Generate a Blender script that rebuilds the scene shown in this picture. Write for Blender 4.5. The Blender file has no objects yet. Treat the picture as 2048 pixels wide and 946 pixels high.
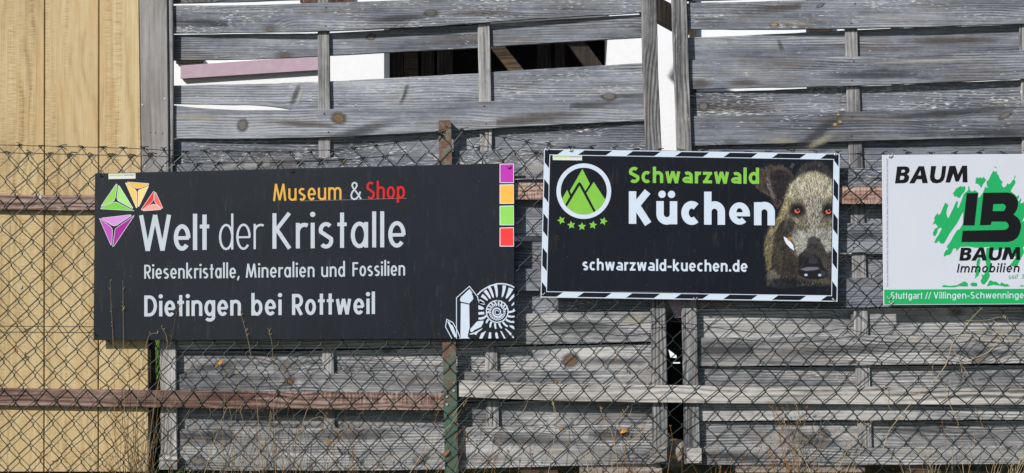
import bpy, bmesh, math, random
import numpy as np
from mathutils import Vector, noise
from mathutils.geometry import tessellate_polygon
sc = bpy.context.scene
C = sc.collection
R = math.radians
random.seed(7)
# ---------------------------------------------------------------- camera
K = 0.0018            # metres per photo pixel on the plane of the wire fence (y = 0)
D = 4.5               # camera distance from that plane
cam = bpy.data.cameras.new('camera'); co = bpy.data.objects.new('camera', cam); C.objects.link(co)
co.location = (0, -D, 0); co.rotation_euler = (R(90), 0, 0)
cam.sensor_width = 36; cam.lens = 36 * D / (2048 * K)
cam.clip_start = 0.05; cam.clip_end = 2000
sc.camera = co
# ---------------------------------------------------------------- sky, sun, exposure
w = bpy.data.worlds.new('World'); sc.world = w; w.use_nodes = True
nt = w.node_tree; bg = nt.nodes['Background']
sky = nt.nodes.new('ShaderNodeTexSky'); sky.sky_type = 'NISHITA'; sky.sun_disc = False
sky.sun_elevation = R(36); sky.sun_rotation = R(223); sky.air_density = 1.0; sky.dust_density = 0.6
nt.links.new(sky.outputs[0], bg.inputs[0]); bg.inputs[1].default_value = 0.075
sun = bpy.data.lights.new('sun', 'SUN'); so = bpy.data.objects.new('sun', sun); C.objects.link(so)
sun.energy = 5.0; sun.angle = R(2.0); sun.color = (1.0, 0.965, 0.91)
so.rotation_euler = Vector((0.98, 1.0, -1.0)).to_track_quat('-Z', 'Y').to_euler()
so.location = (-3, -5, 5)
sc.view_settings.view_transform = 'Standard'; sc.view_settings.look = 'None'
sc.view_settings.exposure = 0.17; sc.view_settings.gamma = 1
sc.view_settings.use_curve_mapping = False
sc.render.engine = 'CYCLES'; sc.cycles.max_bounces = 5; sc.cycles.diffuse_bounces = 3

# ---------------------------------------------------------------- helpers
def P(px, py, y=0.0):
    s = (D + y) / D
    return Vector(((px - 1024) * K * s, y, (473 - py) * K * s))

def lin(c):
    r = []
    for v in c:
        v = v / 255
        r.append(v / 12.92 if v <= 0.04045 else ((v + 0.055) / 1.055) ** 2.4)
    return tuple(r) + (1,)

def empty(name, loc, label, cat, group=None):
    o = bpy.data.objects.new(name, None); C.objects.link(o); o.location = loc
    o.empty_display_size = 0.1
    o['label'] = label; o['category'] = cat
    if group: o['group'] = group
    return o

def tag(o, label=None, cat=None, group=None, kind=None):
    for k_, v in (('label', label), ('category', cat), ('group', group), ('kind', kind)):
        if v: o[k_] = v
    return o

def mkobj(name, verts, faces, mat, parent=None, smooth=False, origin=None):
    """verts in world space; the origin goes to the centre of the piece."""
    v = np.array([tuple(a) for a in verts], dtype=float)
    if origin is None: origin = (v.min(0) + v.max(0)) / 2
    origin = Vector(origin)
    m = bpy.data.meshes.new(name)
    m.from_pydata([tuple(a) for a in (v - np.array(origin))], [], faces)
    m.update()
    if mat: m.materials.append(mat)
    if smooth: m.polygons.foreach_set('use_smooth', [True] * len(m.polygons))
    o = bpy.data.objects.new(name, m); C.objects.link(o)
    if parent:
        o.parent = parent
        base = Vector((0, 0, 0)); q = parent
        while q: base += q.location; q = q.parent
        o.location = origin - base
    else: o.location = origin
    return o

class MB:
    def __init__(s): s.v = []; s.f = []
    def add(s, v, f):
        n = len(s.v); s.v += [tuple(a) for a in v]; s.f += [tuple(i + n for i in q) for q in f]
    def box(s, a, b):
        x0, y0, z0 = a; x1, y1, z1 = b
        s.add([(x0,y0,z0),(x1,y0,z0),(x1,y1,z0),(x0,y1,z0),(x0,y0,z1),(x1,y0,z1),(x1,y1,z1),(x0,y1,z1)],
              [(0,3,2,1),(4,5,6,7),(0,1,5,4),(1,2,6,5),(2,3,7,6),(3,0,4,7)])
    def pquad(s, c, y0, y1):
        """prism from four photo corners TL TR BR BL, between depths y0 and y1 (same world outline)."""
        w0 = [P(px, py, y0) for px, py in c]
        v = [tuple(a) for a in w0] + [(a.x, y1, a.z) for a in w0]
        s.add(v, [(0,3,2,1),(4,5,6,7),(0,1,5,4),(1,2,6,5),(2,3,7,6),(3,0,4,7)])
    def tube(s, pts, r, n=5, cap=True):
        pts = [Vector(p) for p in pts]
        rings = []
        up = Vector((0, 1, 0.013)).normalized()
        for i, p in enumerate(pts):
            t = (pts[min(i+1, len(pts)-1)] - pts[max(i-1, 0)])
            if t.length < 1e-9: t = Vector((0,0,1))
            t.normalize()
            a = t.cross(up)
            if a.length < 1e-3: a = t.cross(Vector((1,0,0)))
            a.normalize(); b = t.cross(a)
            rr = r[i] if isinstance(r, (list, tuple)) else r
            rings.append([p + (a*math.cos(2*math.pi*k_/n) + b*math.sin(2*math.pi*k_/n))*rr for k_ in range(n)])
        v = [q for g in rings for q in g]; f = []
        for i in range(len(pts)-1):
            for k_ in range(n):
                k2 = (k_+1) % n
                f.append((i*n+k_, (i+1)*n+k_, (i+1)*n+k2, i*n+k2))
        if cap: f.append(tuple(range(n))); f.append(tuple(range((len(pts)-1)*n, len(pts)*n))[::-1])
        s.add(v, f)
    def build(s, name, mat, parent=None, smooth=False):
        return mkobj(name, s.v, s.f, mat, parent, smooth)

def interp(tab, x, k_=1):
    xs = [t[0] for t in tab]; ys = [t[k_] for t in tab]
    return float(np.interp(x, xs, ys))

def sinterp(tab, x, k_=1):
    """smooth interpolation through table knots"""
    xs = [t[0] for t in tab]; ys = [t[k_] for t in tab]
    if x <= xs[0]: return ys[0] + (x-xs[0])*(ys[1]-ys[0])/(xs[1]-xs[0])
    if x >= xs[-1]: return ys[-1] + (x-xs[-1])*(ys[-1]-ys[-2])/(xs[-1]-xs[-2])
    i = max(j for j in range(len(xs)) if xs[j] <= x); i = min(i, len(xs)-2)
    def sl(j):
        if j == 0: return (ys[1]-ys[0])/(xs[1]-xs[0])
        if j == len(xs)-1: return (ys[-1]-ys[-2])/(xs[-1]-xs[-2])
        return (ys[j+1]-ys[j-1])/(xs[j+1]-xs[j-1])
    h = xs[i+1]-xs[i]; t = (x-xs[i])/h
    return ((2*t**3-3*t**2+1)*ys[i] + (t**3-2*t**2+t)*h*sl(i) + (-2*t**3+3*t**2)*ys[i+1] + (t**3-t**2)*h*sl(i+1))

# ---------------------------------------------------------------- materials
class NB:
    def __init__(s, name):
        s.m = bpy.data.materials.new(name); s.m.use_nodes = True
        s.t = s.m.node_tree; s.b = s.t.nodes['Principled BSDF']
    def n(s, ty, **kw):
        o = s.t.nodes.new('ShaderNode' + ty)
        for k_, v in kw.items(): setattr(o, k_, v)
        return o
    def l(s, a, b): s.t.links.new(a, b)
    def setin(s, sock, v):
        if hasattr(v, 'links'): s.l(v, sock)
        else: sock.default_value = v
    def math(s, op, a, b=0.0, c=None, clamp=False):
        o = s.n('Math', operation=op); o.use_clamp = clamp
        s.setin(o.inputs[0], a); s.setin(o.inputs[1], b)
        if c is not None: s.setin(o.inputs[2], c)
        return o.outputs[0]
    def mix(s, f, a, b, mode='MIX'):
        o = s.n('Mix', data_type='RGBA', blend_type=mode)
        s.setin(o.inputs[0], f); s.setin(o.inputs[6], a); s.setin(o.inputs[7], b)
        return o.outputs[2]
    def noise(s, vec, scale, detail=3, rough=0.55, dist=0.0):
        o = s.n('TexNoise'); s.l(vec, o.inputs['Vector']); o.inputs['Scale'].default_value = scale
        o.inputs['Detail'].default_value = detail; o.inputs['Roughness'].default_value = rough
        o.inputs['Distortion'].default_value = dist
        return o.outputs['Fac']
    def ramp(s, f, stops):
        o = s.n('ValToRGB'); cr = o.color_ramp
        cr.elements[0].position = stops[0][0]; cr.elements[0].color = stops[0][1]
        cr.elements[1].position = stops[-1][0]; cr.elements[1].color = stops[-1][1]
        for p_, c_ in stops[1:-1]:
            e = cr.elements.new(p_); e.color = c_
        s.l(f, o.inputs[0]); return o.outputs[0]
    def sstep(s, v, a, b):
        o = s.n('MapRange', interpolation_type='SMOOTHSTEP'); s.setin(o.inputs[0], v)
        o.inputs[1].default_value = a; o.inputs[2].default_value = b
        return o.outputs[0]
    def vscale(s, vec, sc_):
        o = s.n('VectorMath', operation='MULTIPLY'); s.l(vec, o.inputs[0]); o.inputs[1].default_value = sc_
        return o.outputs[0]
    def bump(s, h, strength, dist):
        o = s.n('Bump'); o.inputs['Strength'].default_value = strength; o.inputs['Distance'].default_value = dist
        s.l(h, o.inputs['Height']); s.l(o.outputs[0], s.b.inputs['Normal'])

def G(v): return (v, v, v, 1)

def wood(name, axis, dark, mid, light, brown, flecks=0.5, knots=0.5, ring=55.0, contrast=1.0,
         saw=0.0, sawf=420.0, fleck_col=(0.66,0.66,0.65,1), bump=0.5, rough=0.85, lightvar=0.28, brownamt=0.35):
    q = NB(name)
    tc = q.n('TexCoord'); oi = q.n('ObjectInfo')
    sx = q.n('SeparateXYZ'); q.l(tc.outputs['Object'], sx.inputs[0])
    al = sx.outputs[0] if axis == 'X' else sx.outputs[2]
    ac = sx.outputs[2] if axis == 'X' else sx.outputs[0]
    al0 = al
    r1 = oi.outputs['Random']
    r2 = q.math('FRACT', q.math('MULTIPLY', r1, 71.3)); r3 = q.math('FRACT', q.math('MULTIPLY', r1, 413.7))
    al = q.math('ADD', al, q.math('MULTIPLY', r1, 37.0))
    cb = q.n('CombineXYZ'); q.l(al, cb.inputs[0]); q.l(ac, cb.inputs[1]); q.l(q.math('MULTIPLY', r2, 19.0), cb.inputs[2])
    v = cb.outputs[0]
    # knots: stretched voronoi cells, only some of them carry a knot
    vk = q.n('TexVoronoi', feature='F1'); q.l(q.vscale(v, (2.6, 8.0, 1.0)), vk.inputs['Vector'])
    vk.inputs['Scale'].default_value = 1.0; vk.inputs['Randomness'].default_value = 0.9
    vk.voronoi_dimensions = '2D'
    scx = q.n('SeparateColor'); q.l(vk.outputs['Color'], scx.inputs[0])
    has = q.math('GREATER_THAN', scx.outputs[0], 1.0 - knots)
    # round distance to the cell point
    vs = q.n('VectorMath', operation='SUBTRACT'); q.l(q.vscale(v, (2.6, 8.0, 1.0)), vs.inputs[0]); q.l(vk.outputs['Position'], vs.inputs[1])
    vr = q.vscale(vs.outputs[0], (1/2.6, 1/8.0, 0.0))
    vr = q.vscale(vr, (0.8, 1.25, 0))
    ln = q.n('VectorMath', operation='LENGTH'); q.l(vr, ln.inputs[0]); dk = ln.outputs['Value']
    ksz = q.math('MULTIPLY_ADD', scx.outputs[1], 0.012, 0.009)
    kr = q.math('DIVIDE', dk, ksz)
    infl = q.math('MULTIPLY', q.math('EXPONENT', q.math('MULTIPLY', q.math('POWER', q.math('MULTIPLY', kr, 0.33), 2.0), -1.0)), has)
    # growth-ring lines bending round the knots
    nlow = q.noise(q.vscale(v, (1.5, 6.0, 1.0)), 1.0, 3, 0.5)
    field = q.math('ADD', q.math('MULTIPLY', ac, ring), q.math('MULTIPLY', nlow, 6.0))
    field = q.math('ADD', field, q.math('MULTIPLY', infl, 3.2))
    lines = q.math('SINE', q.math('MULTIPLY', field, 6.283))
    lines = q.math('MULTIPLY_ADD', lines, 0.5, 0.5)
    lines = q.math('POWER', lines, 0.55)
    lmod = q.sstep(q.noise(q.vscale(v, (1.8, 12.0, 1.0)), 1.0, 2, 0.5), 0.38, 0.62)
    n1 = q.noise(q.vscale(v, (1.6, 130.0, 1.0)), 1.0, 2, 0.6)
    n2 = q.noise(q.vscale(v, (6.0, 560.0, 1.0)), 1.0, 1, 0.6)
    big = q.noise(q.vscale(v, (1.7, 9.0, 1.0)), 1.0, 5, 0.6)
    mott = q.noise(q.vscale(v, (30.0, 60.0, 1.0)), 1.0, 5, 0.7)
    t = q.math('MULTIPLY_ADD', q.math('MULTIPLY', q.math('SUBTRACT', lines, 0.72), lmod), 0.42*contrast, 0.5)
    t = q.math('MULTIPLY_ADD', q.math('SUBTRACT', n1, 0.5), 0.62*contrast, t)
    t = q.math('MULTIPLY_ADD', q.math('SUBTRACT', n2, 0.5), 0.70*contrast, t)
    t = q.math('MULTIPLY_ADD', q.math('SUBTRACT', big, 0.5), 1.35*contrast, t)
    t = q.math('MULTIPLY_ADD', q.math('SUBTRACT', mott, 0.5), 0.50*contrast, t)
    t = q.math('MULTIPLY_ADD', q.math('SUBTRACT', r3, 0.5), lightvar, t)
    if saw > 0:   # cross-cut saw marks over part of the board
        sn = q.noise(q.vscale(v, (sawf, 26.0, 1.0)), 1.0, 1, 0.5)
        reg = q.sstep(q.noise(q.vscale(v, (0.7, 16.0, 1.0)), 1.0, 1, 0.5), 0.42, 0.58)
        t = q.math('MULTIPLY_ADD', q.math('MULTIPLY', q.math('SUBTRACT', sn, 0.5), reg), saw, t)
    col = q.ramp(t, [(0.12, dark), (0.5, mid), (0.88, light)])
    bn = q.sstep(q.noise(q.vscale(v, (3.0, 17.0, 1.0)), 1.0, 4, 0.6), 0.50, 0.72)
    col = q.mix(q.math('MULTIPLY', bn, brownamt), col, brown)
    # dark halo and heart of the knot
    halo = q.math('MULTIPLY', q.sstep(kr, 2.6, 0.9), has)
    col = q.mix(q.math('MULTIPLY', halo, 0.50), col, dark)
    heart = q.math('MULTIPLY', q.sstep(kr, 1.05, 0.8), has)
    krings = q.math('MULTIPLY_ADD', q.math('SINE', q.math('MULTIPLY', kr, 14.0)), 0.3, 0.5)
    hc = q.mix(krings, dark, brown)
    col = q.mix(q.math('MULTIPLY', heart, 0.85), col, hc)
    # fine drying cracks
    ck = q.sstep(q.noise(q.vscale(v, (7.0, 330.0, 1.0)), 1.0, 2, 0.5), 0.70, 0.76)
    ckm = q.sstep(big, 0.48, 0.62)
    col = q.mix(q.math('MULTIPLY', q.math('MULTIPLY', ck, ckm), 0.7), col, tuple(c_*0.35 for c_ in dark[:3]) + (1,))
    h = q.math('ADD', q.math('MULTIPLY', n1, 0.7), q.math('ADD', q.math('MULTIPLY', n2, 0.3), q.math('MULTIPLY', lines, 0.2)))
    if flecks > 0:   # flaked remains of white paint
        fl = q.noise(q.vscale(v, (42.0, 480.0, 1.0)), 1.0, 1, 0.4)
        fm = q.noise(q.vscale(v, (4.5, 22.0, 1.0)), 1.0, 2, 0.6)
        fl = q.math('MULTIPLY_ADD', q.math('SUBTRACT', fm, 0.5), 0.55, fl)
        fl = q.math('MULTIPLY_ADD', q.math('SUBTRACT', r2, 0.6), 0.16, fl)
        fk = q.sstep(fl, 0.80 - 0.14*flecks, 0.84 - 0.14*flecks)
        col = q.mix(q.math('MULTIPLY', fk, 0.85), col, fleck_col)
        h = q.math('ADD', h, q.math('MULTIPLY', fk, 0.25))
    q.l(col, q.b.inputs['Base Color']); q.b.inputs['Roughness'].default_value = rough
    q.b.inputs['Specular IOR Level'].default_value = 0.25
    q.bump(h, bump, 0.0016)
    return q.m

def plain(name, col, rough=0.5, var=0.08, scale=30, spec=0.5, metal=0.0, dirt=0.0, coat=0.0, bump=0.0, wear=None):
    q = NB(name)
    tc = q.n('TexCoord'); v = tc.outputs['Object']
    a = q.noise(v, scale, 5, 0.6); b_ = q.noise(v, scale*0.13, 3, 0.6)
    f = q.math('MULTIPLY_ADD', a, 0.6, q.math('MULTIPLY', b_, 0.4))
    c0 = tuple(max(0, c_*(1-var*2)) for c_ in col[:3]) + (1,); c1 = tuple(min(1, c_*(1+var*2)) for c_ in col[:3]) + (1,)
    cc = q.ramp(f, [(0.3, c0), (0.7, c1)])
    if dirt:
        d_ = q.sstep(q.noise(q.vscale(v, (60, 60, 9)), 1.0, 4, 0.65), 0.55, 0.8)
        cc = q.mix(q.math('MULTIPLY', d_, dirt), cc, (0.16, 0.15, 0.14, 1))
        sp = q.sstep(q.noise(v, 260, 1, 0.5), 0.78, 0.82)
        cc = q.mix(q.math('MULTIPLY', sp, 0.35), cc, (0.45, 0.45, 0.44, 1))
    if wear:
        w_ = q.sstep(q.noise(v, wear[1], 5, 0.7), wear[2], wear[2]+0.06)
        cc = q.mix(w_, cc, wear[0])
    q.l(cc, q.b.inputs['Base Color'])
    q.l(q.math('MULTIPLY_ADD', b_, 0.25, rough-0.12), q.b.inputs['Roughness'])
    q.b.inputs['Specular IOR Level'].default_value = spec; q.b.inputs['Metallic'].default_value = metal
    if bump: q.bump(a, bump, 0.002)
    return q.m

gw_d, gw_m, gw_l = (0.050,0.053,0.064,1), (0.172,0.183,0.212,1), (0.37,0.385,0.42,1)
M = {}
M['grey_h'] = wood('weathered grey plank', 'X', gw_d, gw_m, gw_l, (0.155,0.12,0.09,1), 0.72, 0.12, ring=105, contrast=1.0)
M['grey_low'] = wood('pale weathered plank', 'X', (0.062,0.064,0.072,1), (0.222,0.224,0.232,1), (0.50,0.49,0.475,1), (0.22,0.165,0.12,1), 0.35, 0.12, ring=95, contrast=1.15)
M['grey_v'] = wood('weathered grey upright', 'Z', (0.06,0.060,0.064,1), (0.225,0.222,0.226,1), (0.44,0.43,0.42,1), (0.28,0.225,0.17,1), 0.25, 0.2, ring=70, contrast=1.1)
M['grey_post'] = wood('grey post board', 'Z', (0.08,0.074,0.073,1), (0.21,0.20,0.20,1), (0.33,0.32,0.315,1), (0.16,0.13,0.11,1), 0.0, 0.25, ring=45, contrast=0.7)
M['yellow'] = wood('yellow stained board', 'Z', (0.235,0.155,0.066,1), (0.47,0.352,0.185,1), (0.60,0.49,0.30,1), (0.45,0.275,0.105,1), 0.0, 0.0, ring=30, contrast=0.52, saw=0.95, bump=0.6, rough=0.6, lightvar=0.10, brownamt=0.42)
M['rail_brown'] = wood('brown stained rail', 'X', (0.035,0.018,0.014,1), (0.135,0.080,0.064,1), (0.34,0.25,0.215,1), (0.11,0.045,0.028,1), 0.55, 0.1, ring=60, saw=1.5, sawf=130.0, fleck_col=(0.4,0.32,0.31,1))
M['rail_red'] = wood('red flaked rail', 'X', (0.07,0.03,0.022,1), (0.24,0.13,0.10,1), (0.45,0.35,0.30,1), (0.20,0.075,0.045,1), 0.6, 0.1, ring=60, saw=1.2, sawf=130.0, fleck_col=(0.5,0.42,0.38,1))
M['rail_grey'] = wood('bare grey rail', 'X', (0.10,0.094,0.088,1), (0.34,0.325,0.31,1), (0.54,0.52,0.495,1), (0.26,0.22,0.18,1), 0.0, 0.12, ring=45, contrast=1.35)
M['dark_wood'] = wood('dark timber', 'Z', (0.008,0.007,0.006,1), (0.028,0.022,0.018,1), (0.07,0.052,0.038,1), (0.06,0.035,0.018,1), 0.0, 0.1)
M['brown_wood'] = wood('brown beam', 'X', (0.02,0.014,0.01,1), (0.08,0.055,0.035,1), (0.15,0.10,0.06,1), (0.14,0.08,0.035,1), 0.0, 0.1)
M['pallet'] = wood('pallet board', 'X', (0.08,0.065,0.05,1), (0.24,0.20,0.165,1), (0.38,0.33,0.28,1), (0.30,0.17,0.10,1), 0.0, 0.1)
M['plaster'] = plain('white plaster', (0.80,0.81,0.83,1), 0.9, 0.02, 60, 0.2, bump=0.3)
M['shade_wall'] = plain('dark plinth', (0.012,0.012,0.014,1), 0.95, 0.2, 20, 0.1)  # near-black colour stands in for deep shade behind the lower gaps
M['mauve'] = plain('mauve paint', (0.43,0.32,0.385,1), 0.7, 0.05, 40, 0.3)
M['pale_mauve'] = plain('pale mauve paint', (0.56,0.47,0.56,1), 0.7, 0.05, 40, 0.3)
def knotmat(name, core, rim, halo_, amax):
    q = NB(name); tc = q.n('TexCoord')
    uv = q.n('Attribute'); uv.attribute_name = 'rad'
    oi = q.n('ObjectInfo')
    rr = uv.outputs['Fac']
    nz = q.noise(q.vscale(tc.outputs['Object'], (0.5, 1.0, 1.3)), 130, 5, 0.7)
    r2 = q.math('MULTIPLY_ADD', q.math('SUBTRACT', nz, 0.5), 0.75, rr)
    rg_ = q.math('MULTIPLY_ADD', q.math('SINE', q.math('MULTIPLY', r2, 38.0)), 0.22, 0.5)
    c_ = q.mix(rg_, core, rim)
    c_ = q.mix(q.sstep(r2, 0.44, 0.54), c_, halo_)
    c_ = q.mix(q.math('MULTIPLY', q.sstep(q.math('ABSOLUTE', q.math('SUBTRACT', r2, 0.50)), 0.07, 0.0), 0.5), c_, (0.04,0.038,0.04,1))
    q.l(c_, q.b.inputs['Base Color']); q.b.inputs['Roughness'].default_value = 0.9
    a_ = q.math('MULTIPLY', q.sstep(r2, 0.95, 0.35), amax); q.l(a_, q.b.inputs['Alpha'])
    return q.m
M['knot_grey'] = knotmat('grey knot', (0.10,0.09,0.08,1), (0.20,0.18,0.15,1), (0.07,0.072,0.08,1), 0.9)
M['knot_brown'] = knotmat('brown knot', (0.10,0.06,0.03,1), (0.22,0.14,0.07,1), (0.10,0.085,0.075,1), 0.9)
M['knot_ochre'] = knotmat('ochre knot', (0.36,0.20,0.07,1), (0.42,0.28,0.12,1), (0.12,0.09,0.06,1), 0.95)
def stainmat(name, col, amax):
    q = NB(name); tc = q.n('TexCoord'); uv = q.n('Attribute'); uv.attribute_name = 'rad'
    nz = q.noise(q.vscale(tc.outputs['Object'], (0.45, 1.0, 4.0)), 60, 6, 0.75)
    nz = q.math('MULTIPLY_ADD', q.math('SUBTRACT', q.noise(q.vscale(tc.outputs['Object'], (0.02, 1.0, 4.0)), 90, 2, 0.6), 0.5), 0.9, nz)
    r2 = q.math('MULTIPLY_ADD', q.math('SUBTRACT', nz, 0.5), 1.1, uv.outputs['Fac'])
    q.b.inputs['Base Color'].default_value = col; q.b.inputs['Roughness'].default_value = 0.9
    q.l(q.math('MULTIPLY', q.sstep(r2, 0.95, 0.1), amax), q.b.inputs['Alpha']); return q.m
M['stain_dark'] = stainmat('dark weather stain', (0.04,0.042,0.05,1), 0.58)
M['stain_brown'] = stainmat('brown weather stain', (0.085,0.062,0.046,1), 0.5)
M['stain_pale'] = stainmat('pale bare patch', (0.38,0.35,0.27,1), 0.55)
M['stain_light'] = stainmat('bleached patch', (0.46,0.45,0.43,1), 0.55)
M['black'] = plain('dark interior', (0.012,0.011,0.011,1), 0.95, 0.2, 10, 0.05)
M['steel'] = plain('flaking green paint', lin((104,108,92)), 0.7, 0.18, 60, 0.3, bump=0.5, wear=(lin((108,62,46)), 50, 0.46))
M['steel_low'] = plain('green painted steel', lin((72,98,86)), 0.6, 0.22, 60, 0.3, bump=0.4, wear=(lin((104,84,68)), 50, 0.54))
M['wire'] = plain('dark green wire', (0.006,0.017,0.015,1), 0.42, 0.3, 80, 0.35)
M['wire_old'] = plain('dark tension wire', (0.007,0.011,0.011,1), 0.5, 0.3, 80, 0.3)
M['zinc'] = plain('zinc', (0.55,0.56,0.58,1), 0.35, 0.1, 200, 0.5, 0.6)
M['rust'] = plain('rusty iron', lin((85,55,42)), 0.9, 0.3, 200, 0.2)
M['twine'] = plain('ochre twine', lin((140,102,44)), 0.9, 0.3, 200, 0.2)
M['straw'] = plain('dry straw', lin((160,145,115)), 0.85, 0.25, 60, 0.2)
M['straw_dark'] = plain('brown dry stalk', lin((128,98,66)), 0.85, 0.3, 60, 0.2)
M['leaf'] = plain('ochre leaf', lin((190,135,60)), 0.8, 0.2, 60, 0.2)
M['green'] = plain('green grass blades', (0.11,0.19,0.035,1), 0.7, 0.35, 30, 0.3)
M['ground'] = plain('dry soil and turf', (0.05,0.052,0.026,1), 1.0, 0.4, 4, 0.1, bump=0.6)
M['stone'] = plain('rough stone', (0.22,0.20,0.17,1), 0.95, 0.25, 14, 0.2, bump=0.8)
M['charcoal'] = plain('charcoal sign face', lin((20,25,34)), 0.36, 0.07, 12, 0.5, dirt=0.16)
M['navy'] = plain('navy sign face', lin((9,14,25)), 0.40, 0.10, 14, 0.4, dirt=0.14)
M['sign_white'] = plain('white sign face', lin((195,199,210)), 0.35, 0.015, 6, 0.4, dirt=0.03)
M['edge'] = plain('aluminium edge', lin((190,195,200)), 0.4, 0.05, 30, 0.5)
def prt(name, rgb, rough=0.42): M[name] = plain(name.replace('_', ' ')+' print', lin(rgb), rough, 0.025, 40, 0.4); return M[name]
prt('letter_grey', (184,193,200)); prt('letter_white', (196,208,224)); prt('pure_white', (222,226,232))
prt('museum_gold', (214,164,68)); prt('shop_red', (200,30,34)); prt('kitchen_green', (124,184,68))
prt('ink', (12,12,17)); prt('tree_green', (30,160,92)); prt('pale_green', (112,200,150))
prt('micro_grey', (120,120,132)); prt('sticker_pale', (208,212,206)); prt('sticker_green', (170,200,128)); prt('sticker_ink', (150,152,158))
prt('sq_purple', (184,52,170)); prt('sq_orange', (242,178,78)); prt('sq_green', (140,208,92)); prt('sq_red', (232,60,62))
for k_, c_ in dict(g1=(140,198,84), g2=(162,214,126), g3=(118,192,62), o1=(236,176,72), o2=(240,192,98), o3=(238,206,128),
                   r1=(226,44,46), r2=(236,98,96), r3=(238,154,142), p1=(204,140,206), p2=(182,78,184), p3=(154,34,144)).items():
    prt('gem_'+k_, c_)

# ---------------------------------------------------------------- ground
def ground():
    m = MB(); zg = -0.93
    xs = sorted(set([-400,-60,-12] + list(np.linspace(-5, 5, 41)) + [12,60,400]))
    ys = sorted(set([-300,-40,-10] + list(np.linspace(-5, 5, 41)) + [12,60,400]))
    v = []; f = []
    for y in ys:
        for x in xs:
            z = zg + 0.02*noise.noise(Vector((x*1.3, y*1.3, 0)))
            v.append((x, y, z))
    n = len(xs)
    for j in range(len(ys)-1):
        for i in range(n-1): f.append((j*n+i, j*n+i+1, (j+1)*n+i+1, (j+1)*n+i))
    o = mkobj('ground', v, f, M['ground']); tag(o, kind='structure')
ground()

# ---------------------------------------------------------------- the house behind the fence
HY = 1.0
house = empty('house', (0, HY, -0.93), 'white plastered house wall with a dark opening behind the wooden fence', 'house')
def wallbox(name, x0, y0, x1, y1, ya, yb, mat, par):
    m = MB(); m.pquad([(x0,y0),(x1,y0),(x1,y1),(x0,y1)], ya, yb); return m.build(name, mat, par)
m = MB()
for (x0,y0,x1,y1) in ((337,-900,768,566),(1218,-900,3200,566),(768,-900,1218,30),(768,290,1218,566)):
    m.pquad([(x0,y0),(x1,y0),(x1,y1),(x0,y1)], HY, HY+0.25)
m.build('wall', M['plaster'], house)
wallbox('shade_wall', 337.5, 566.5, 3190, 1260, HY+0.004, HY+0.24, M['shade_wall'], house)  # added so the shaded lower gaps turn black where white wall would stay grey
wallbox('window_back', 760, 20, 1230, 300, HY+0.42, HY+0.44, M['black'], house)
m = MB()
for (x0,y0,x1,y1) in ((756,22,767.7,296),(1218.3,22,1232,296),(756,10,1232,29.6),(756,290.4,1232,300)):
    m.pquad([(x0,y0),(x1,y0),(x1,y1),(x0,y1)], HY+0.253, HY+0.419)
m.build('window_reveal', M['dark_wood'], house)
for (x0,x1,mt) in ((772,806,'dark_wood'),(808,836,'brown_wood'),(842,868,'dark_wood'),(874,906,'dark_wood'),(1074,1102,'dark_wood'),(1110,1130,'dark_wood')):
    wallbox('inner_board', x0, 32, x1, 288, HY+0.26, HY+0.285, M[mt], house)
def slant(name, a, b, wd, y0, y1, mat, par):
    """timber between photo points a and b, wd pixels wide"""
    ax, ay = a; bx, by = b; L = math.hypot(bx-ax, by-ay); nx, ny = -(by-ay)/L*wd/2, (bx-ax)/L*wd/2
    m = MB(); m.pquad([(ax+nx,ay+ny),(bx+nx,by+ny),(bx-nx,by-ny),(ax-nx,ay-ny)], y0, y1); return m.build(name, mat, par)
slant('inner_brace', (940,24), (1072,190), 24, HY+0.10, HY+0.14, M['brown_wood'], house)
slant('inner_brace', (1128,52), (1225,182), 30, HY+0.12, HY+0.16, M['dark_wood'], house)
m = MB(); m.pquad([(361,131),(645,111),(645,139),(361,157)], HY-0.022, HY-0.003); m.build('window_sill', M['mauve'], house)
m = MB(); m.pquad([(352,118),(405,116),(405,125),(352,127)], HY-0.02, HY-0.003); m.build('bracket', M['dark_wood'], house)
m = MB(); m.pquad([(600,-60),(705,-60),(705,3),(600,5)], HY-0.02, HY-0.004); m.build('shutter', M['rail_brown'], house)
for x_, w2 in ((1376,12),(1611,50),(1781,14),(1880,31)):
    m = MB(); m.pquad([(x_,-300),(x_+w2,-300),(x_+w2+9,560),(x_+9,560)], HY-0.03, HY-0.003); m.build('dark_post', M['dark_wood'], house)
ob = slant('roof_brace', (1225,-34), (1386,54.5), 41, 0.62, 0.70, M['dark_wood'], None)
tag(ob, 'dark sloping timber brace seen in the gap between the two woven panels', 'beam')
ob = wallbox('painted_board', 276, 560, 334, 714, 5.2, 5.3, M['pale_mauve'], None)
tag(ob, 'pale mauve board in the gap beside the yellow wall under the charcoal sign', 'board')

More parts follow.
